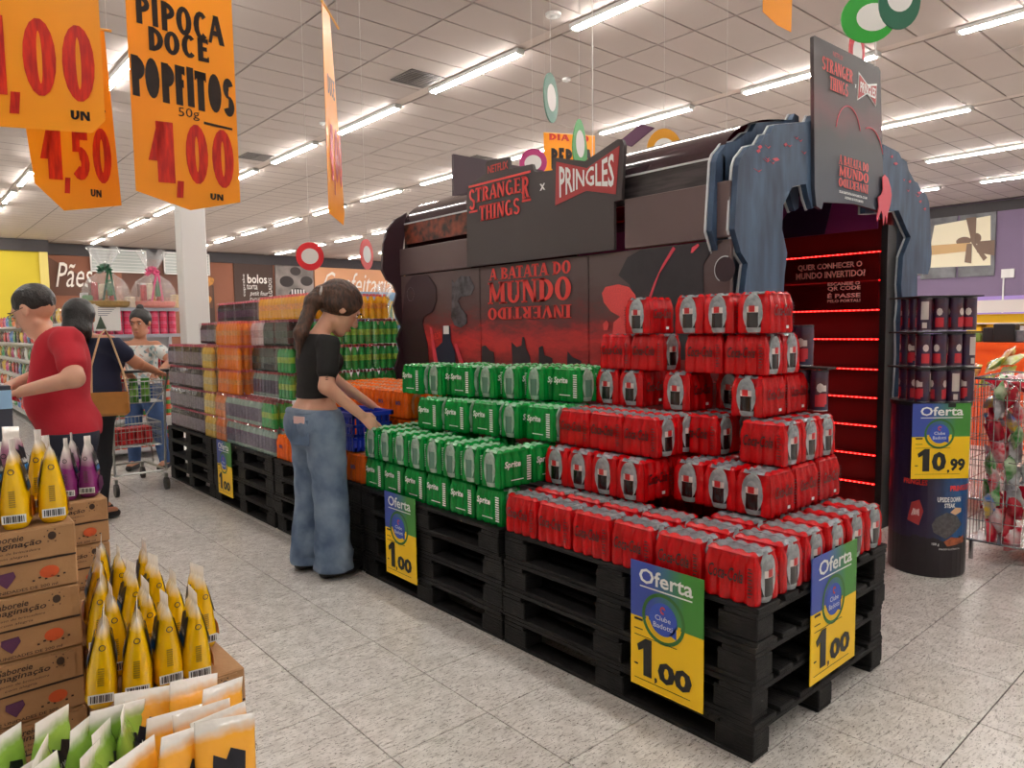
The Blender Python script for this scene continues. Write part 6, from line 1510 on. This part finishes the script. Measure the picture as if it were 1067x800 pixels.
# ---- three background people share one builder
def person(lab,J,F,tilt,hs,h,skin,shirt,pants,hairm,shirtz,sleeve,build=1.0,hair='short',female=False,shoes=True,curl=.4,pantsr=(.085,.06,.05),HF=None,cn=.003):
    J={k:V3(*v) for k,v in J.items()}; F=unit(F); S=np.cross(V3(0,0,1),F)
    A=np.array(list(J.values())); lo=A.min(0)-.27; hi=A.max(0)+.22; lo[2]=0.0; base=(J['hipN']+J['hipF'])/2; base[2]=0
    t=thing('person',lab,'person',tuple(base)); base=tuple(base)
    R2=np.array([F,S,V3(0,0,1)]); f=Field(lo,hi,h); c=J['chest']; bl=J['belly']; hp=(J['hipN']+J['hipF'])/2
    def torso(f,o):
        f.ell(c,(.105*build+o,.15*build+o,.17+o),R2,.05); f.ell(bl,(.125*build+o,.15*build+o,.16+o),R2,.06); f.ell(hp+V3(0,0,.04),(.115*build+o,.15*build+o,.12+o),R2,.05)
        f.cap(J['shN'],J['shF'],.052+o,.052+o,.05); f.cap(J['hipN'],J['hipF'],.092+o,.092+o,.04)
        if female: f.ell(c+F*.08+V3(0,0,-.02),(.06+o,.13+o,.07+o),R2,.04)
    torso(f,0); f.cap(J['neck']-V3(0,0,.05),J['head']-V3(0,0,.06),.055,.052,.03); p,R=head(f,J['head'],HF if HF else F,tilt,hs)
    for q in 'NF':
        f.cap(J['sh'+q],J['el'+q],.052,.042,.03); f.cap(J['el'+q],J['ha'+q],.043,.028,.02); hand(f,J['ha'+q],unit(J['ha'+q]-J['el'+q]),V3(0,0,1)+.2*F,0,1.05,curl,1 if q=='N' else -1)
        f.cap(J['hip'+q],J['kn'+q],.09,.06,.04); f.cap(J['kn'+q],J['an'+q],.058,.04,.03); f.cap(J['an'+q]-V3(0,0,.02),J['an'+q]+F*.12-V3(0,0,.035),.036,.028,.02)
    f.build('body',skin,t,base); face_bits(t,p,R,hs,base,(40,28,24),(160,92,84))
    f=Field(lo,hi,h); torso(f,.020)
    for q in 'NF': f.cap(J['sh'+q],J['sh'+q]+(J['el'+q]-J['sh'+q])*sleeve,.068,.066,.03)
    cloth_noise(f,cn,30,.8); nk=J['neck']
    f.cut(lambda X,Y,Z: np.maximum(shirtz[0]-Z, np.maximum(Z-shirtz[1]-.25*(np.sqrt((X-nk[0])**2+(Y-nk[1])**2)<.0), -(np.sqrt((X-nk[0])**2+(Y-nk[1])**2)-.075)*(Z>shirtz[1]-.06)-1*(Z<=shirtz[1]-.06))))
    f.build('shirt',shirt,t,base)
    f=Field(lo,np.array([hi[0],hi[1],shirtz[0]+.05]),h); f.ell(hp+V3(0,0,.04),(.128*build,.163*build,.135),R2,.05); f.cap(J['hipN'],J['hipF'],.105,.105,.04)
    for q in 'NF': f.cap(J['hip'+q],J['kn'+q],pantsr[0]+.02,pantsr[1]+.015,.04); f.cap(J['kn'+q],J['an'+q],pantsr[1]+.014,pantsr[2]+.01,.03)
    f.cut(lambda X,Y,Z: np.maximum(.07-Z,Z-shirtz[0]-.03)); f.build('trousers',pants,t,base)
    for q in 'NF':
        a=J['an'+q]; f=Field(a-.2,a+.22,.008); f.cap(a+F*(-.03)-V3(0,0,a[2]-.045),a+F*.13-V3(0,0,a[2]-.035),.042,.032,.02); f.cut(lambda X,Y,Z:.004-Z); f.build('shoe',M_shoe,t,base)
    f=Field(J['head']-.32,J['head']+.22,h); f.ell(p(-.018,0,.040),((.104 if hair!='short' else .098)*hs,(.086 if hair!='short' else .081)*hs,(.094 if hair!='short' else .09)*hs),R,.02)
    if hair=='long':
        f.cap(p(-.04,0,.03),p(-.06,0,-.08),.098,.09,.03); f.cap(p(-.06,0,-.08),J['neck']+V3(0,0,-.10)-F*.05,.09,.06,.03)
    if hair=='bun': f.ell(p(-.03,0,.142),(.034,.034,.03),R,.012)
    k_=.11 if hair=='long' else .062; F_=R[0]; U_=R[2]; H0=J['head']
    f.cut(lambda X,Y,Z: ((X-H0[0])*F_[0]+(Y-H0[1])*F_[1]+(Z-H0[2])*F_[2])-(k_*hs*.7+.55*((X-H0[0])*U_[0]+(Y-H0[1])*U_[1]+(Z-H0[2])*U_[2])))
    if hair!='long': f.cut(lambda X,Y,Z: -((X-H0[0])*U_[0]+(Y-H0[1])*U_[1]+(Z-H0[2])*U_[2])-.03-.25*((X-H0[0])*-F_[0]+(Y-H0[1])*-F_[1]+(Z-H0[2])*-F_[2]))
    cloth_noise(f,.0015,150,.4); f.build('hair',hairm,t,base)
    return t,p,R,base
t,p,R,base=person('man in red t-shirt and glasses looking down at a packet, facing away from the cart',
 dict(head=(.574,4.304,1.495),neck=(.625,4.247,1.38),chest=(.666,4.227,1.235),belly=(.635,4.21,1.05),shN=(.665,4.045,1.335),shF=(.70,4.42,1.335),elN=(.655,3.86,1.17),haN=(.47,4.00,1.115),elF=(.62,4.60,1.156),haF=(.47,4.50,1.11),hipN=(.672,4.09,.872),hipF=(.696,4.26,.872),knN=(.65,4.06,.47),knF=(.67,4.26,.47),anN=(.66,4.06,.09),anF=(.68,4.26,.09)),
 (-.75,.66,0),.42,1.04,.0075,M_skin,mat('red_cotton',(176,20,40),.85,var=.12,vscale=6,bump=.25,bscale=25),mat('dark_trousers',(34,38,54),.85),M_hairk,(.865,1.415),.62,build=.93,cn=.0018)
mb=MB(); B=V3(*base); hs=1.04
for q in (-1,1):
    pts=[tuple(p(.098,q*.034+.021*math.cos(a),.005+.015*math.sin(a))-B) for a in np.linspace(0,2*PI,13)]; mb.tube(pts,.0016,4,False)
    mb.tube([tuple(p(.098,q*.055,.008)-B),tuple(p(.05,q*.082,.012)-B),tuple(p(-.01,q*.088,.01)-B)],.0018,4)
mb.tube([tuple(p(.098,-.013,.006)-B),tuple(p(.104,0,.01)-B),tuple(p(.098,.013,.006)-B)],.0016,4)
mb.build('glasses',mat('glasses_frame',(60,56,60),.3,metal=.5),t)
o=link('wrapped_packet',bag_mesh(300,.06,.04,.015).mesh('wrapper',BM[1],True),None,(.415,4.06,1.105)); o.rotation_euler=(.9,.3,.8); tag(o,'red and white packet held in the hands of the man in red','packet')
t,p,R,base=person('woman with long black hair in navy top seen from behind, reaching to the cart handle',
 dict(head=(1.085,6.02,1.485),neck=(1.124,6.009,1.36),chest=(1.18,6.01,1.19),belly=(1.163,6.0,.98),shN=(1.214,5.83,1.308),shF=(1.15,6.19,1.308),elN=(1.40,5.84,1.150),haN=(1.59,6.12,1.075),elF=(1.33,6.36,1.10),haF=(1.44,6.47,1.06),hipN=(1.14,5.90,.80),hipF=(1.136,6.09,.80),knN=(1.127,5.88,.44),knF=(1.127,6.10,.44),anN=(1.10,5.89,.09),anF=(1.10,6.11,.09)),
 (.93,.36,0),.1,1.12,.009,M_skin2,mat('navy_cotton',(24,30,58),.85),mat('black_trousers',(24,24,30),.85),M_hairk,(.86,1.345),.55,build=1.05,hair='long',female=True,HF=(.55,.84,0))
# shoulder bag of the same woman (hangs from her: its own thing)
M_tan=mat('tan_leather',(176,118,48),.5,var=.15,vscale=10); M_strap=mat('strap_leather',(196,160,124),.6)
bg=thing('shoulder_bag','mustard tan shoulder bag hanging behind the man in red','bag',(1.14,5.62,.80),-.35)
MB().bevbox((-.12,-.05,0),(.14,.04,.16),.02).build('bag_body',M_tan,bg); MB().prism([(-.125,.17),(.145,.17),(.14,.09),(.01,.06),(-.12,.09)],(0,-.056,0),(1,0,0),(0,0,1),.006).build('flap',M_tan,bg)
bg2=MB().tube([(-.09,0,.15),(-.085,.02,.35),(-.03,.06,.56),(.0,.10,.60),(.03,.14,.53),(.10,.09,.3),(.13,.03,.15)],.007,6); bg2.build('strap',M_strap,bg)
def floral():
    m=bpy.data.materials.new('floral_cotton'); m.use_nodes=True; nt=m.node_tree; b=P(m); N=nt.nodes.new; Lk=nt.links.new
    tc=N('ShaderNodeTexCoord'); v=N('ShaderNodeTexVoronoi'); v.inputs['Scale'].default_value=30; Lk(tc.outputs['Object'],v.inputs[0])
    r=N('ShaderNodeValToRGB'); e=r.color_ramp.elements; r.color_ramp.interpolation='CONSTANT'; e[0].color=srgb(206,210,206); e[1].color=srgb(190,160,150); e[1].position=.85
    for p_,c_ in [(.35,(150,176,178)),(.45,(214,216,212)),(.62,(120,146,150)),(.7,(222,214,206))]: x=e.new(p_); x.color=srgb(*c_)
    sp=N('ShaderNodeSeparateXYZ'); Lk(v.outputs['Color'],sp.inputs[0]); Lk(sp.outputs[0],r.inputs[0]); Lk(r.outputs[0],b.inputs['Base Color']); b.inputs['Roughness'].default_value=.8; return m
t,p,R,base=person('woman in pale floral blouse and jeans facing the aisle behind the cart',
 dict(head=(1.95,7.936,1.468),neck=(1.946,7.95,1.33),chest=(1.934,7.945,1.14),belly=(1.929,7.93,.95),shN=(1.815,8.04,1.235),shF=(2.05,7.80,1.235),elN=(1.72,7.98,1.07),haN=(1.73,7.72,1.0),elF=(2.14,7.62,1.085),haF=(1.98,7.46,1.0),hipN=(1.87,7.98,.81),hipF=(1.99,7.87,.81),knN=(1.832,7.90,.44),knF=(2.02,7.76,.44),anN=(1.817,7.88,.09),anF=(2.05,7.68,.09)),
 (-.62,-.785,0),.1,1.16,.009,M_skin2,floral(),M_jean2,M_hairk,(.86,1.25),.5,build=1.0,hair='bun',female=True,pantsr=(.085,.06,.045))

# ------------------------------------------------------------------ shopping cart
ca=thing('shopping_cart','chrome double-basket shopping cart between the navy and floral women','cart',(1.38,6.45,0))
M_crom=mat('cart_metal',(150,150,146),.3,metal=.85); M_blk2=mat('cart_black',(24,24,26),.5); M_rub=mat('cart_wheel',(60,58,56),.7)
MB().tube([(.0,.05,1.05),(.0,-.02,1.06),(.40,-.02,1.06),(.40,.05,1.05)],.012,8).build('push_bar',M_blk2,ca)
fr=MB(); 
for x in (.0,.40):
    fr.tube([(x,.0,1.05),(x,.12,.9),(x,.22,.25),(x,.2,.18),(x,.9,.16),(x,.95,.14)],.010,6)
    fr.tube([(x,.12,.9),(x,.75,.62)],.007,6); fr.tube([(x,.75,.62),(x,.6,.2)],.007,6)
fr.tube([(0,.2,.18),(.4,.2,.18)],.010,6); fr.tube([(0,.9,.16),(.4,.9,.16)],.010,6); fr.build('frame',M_crom,ca)
def wb(x0,y0,x1,y1,z0,z1,nm,g=.03):
    mb=MB(); r=.002
    nx=int((x1-x0)/g); ny=int((y1-y0)/g)
    for i in range(nx+1):
        x=x0+(x1-x0)*i/nx; mb.tube([(x,y0,z1),(x,y0,z0),(x,y1,z0),(x,y1,z1)],r,4,False)
    for i in range(ny+1):
        y=y0+(y1-y0)*i/ny; mb.tube([(x0,y,z1),(x0,y,z0),(x1,y,z0),(x1,y,z1)],r,4,False)
    for k in range(3):
        z=z0+(z1-z0)*(k+1)/3; mb.tube([(x0,y0,z),(x1,y0,z),(x1,y1,z),(x0,y1,z),(x0,y0,z)],r*1.5 if k<2 else .005,5,False)
    tag(mb.build(nm,M_crom,ca),kind='stuff')
wb(.01,.08,.39,.45,.79,.97,'upper_basket'); wb(.01,.25,.39,.85,.40,.60,'lower_basket')
for x,y in ((.0,.2),(.4,.22),(.02,.92),(.38,.92)):
    w_=link('caster',MB().box((-.012,-.02,.07),(.012,.03,.15)).mesh('caster_fork',M_crom),ca,(x,y,0))
    mb=MB(); n=16
    vs=[(sx*.014,.055*math.cos(2*PI*k/n)-.01,.058+.055*math.sin(2*PI*k/n)) for sx in (-1,1) for k in range(n)]
    mb.add(vs,[tuple(range(n-1,-1,-1)),tuple(range(n,2*n))]+[(k,(k+1)%n,n+(k+1)%n,n+k) for k in range(n)]); mb.build('wheel',M_rub,w_)
# what the cart carries
gcan=tin('tallgreen',(60,130,40),.034,.2,(120,180,70)); rcan=tin('tallred',(170,20,36),.034,.2,(200,50,60))
for i,(dx,me,cn) in enumerate([(.06,rcan,'red'),(.16,gcan,'green'),(.25,gcan,'second green')]):
    o=link('snack_canister',me,None,(1.38+dx,6.58,.795)); tag(o,'tall %s snack tube in the upper basket of the cart'%cn,'canister','snack tubes in the cart')
for i in range(5):
    o=link('juice_carton',MB().bevbox((-.03,-.1,0),(.03,.1,.14),.004).mesh('pack_body',mat('cart_red',(186,22,30),.4)),None,(1.43+.068*i,6.95,.405)); tag(o,'red pack standing in the lower basket of the cart, %s from the man'%ORD[i],'pack','red packs in the cart')
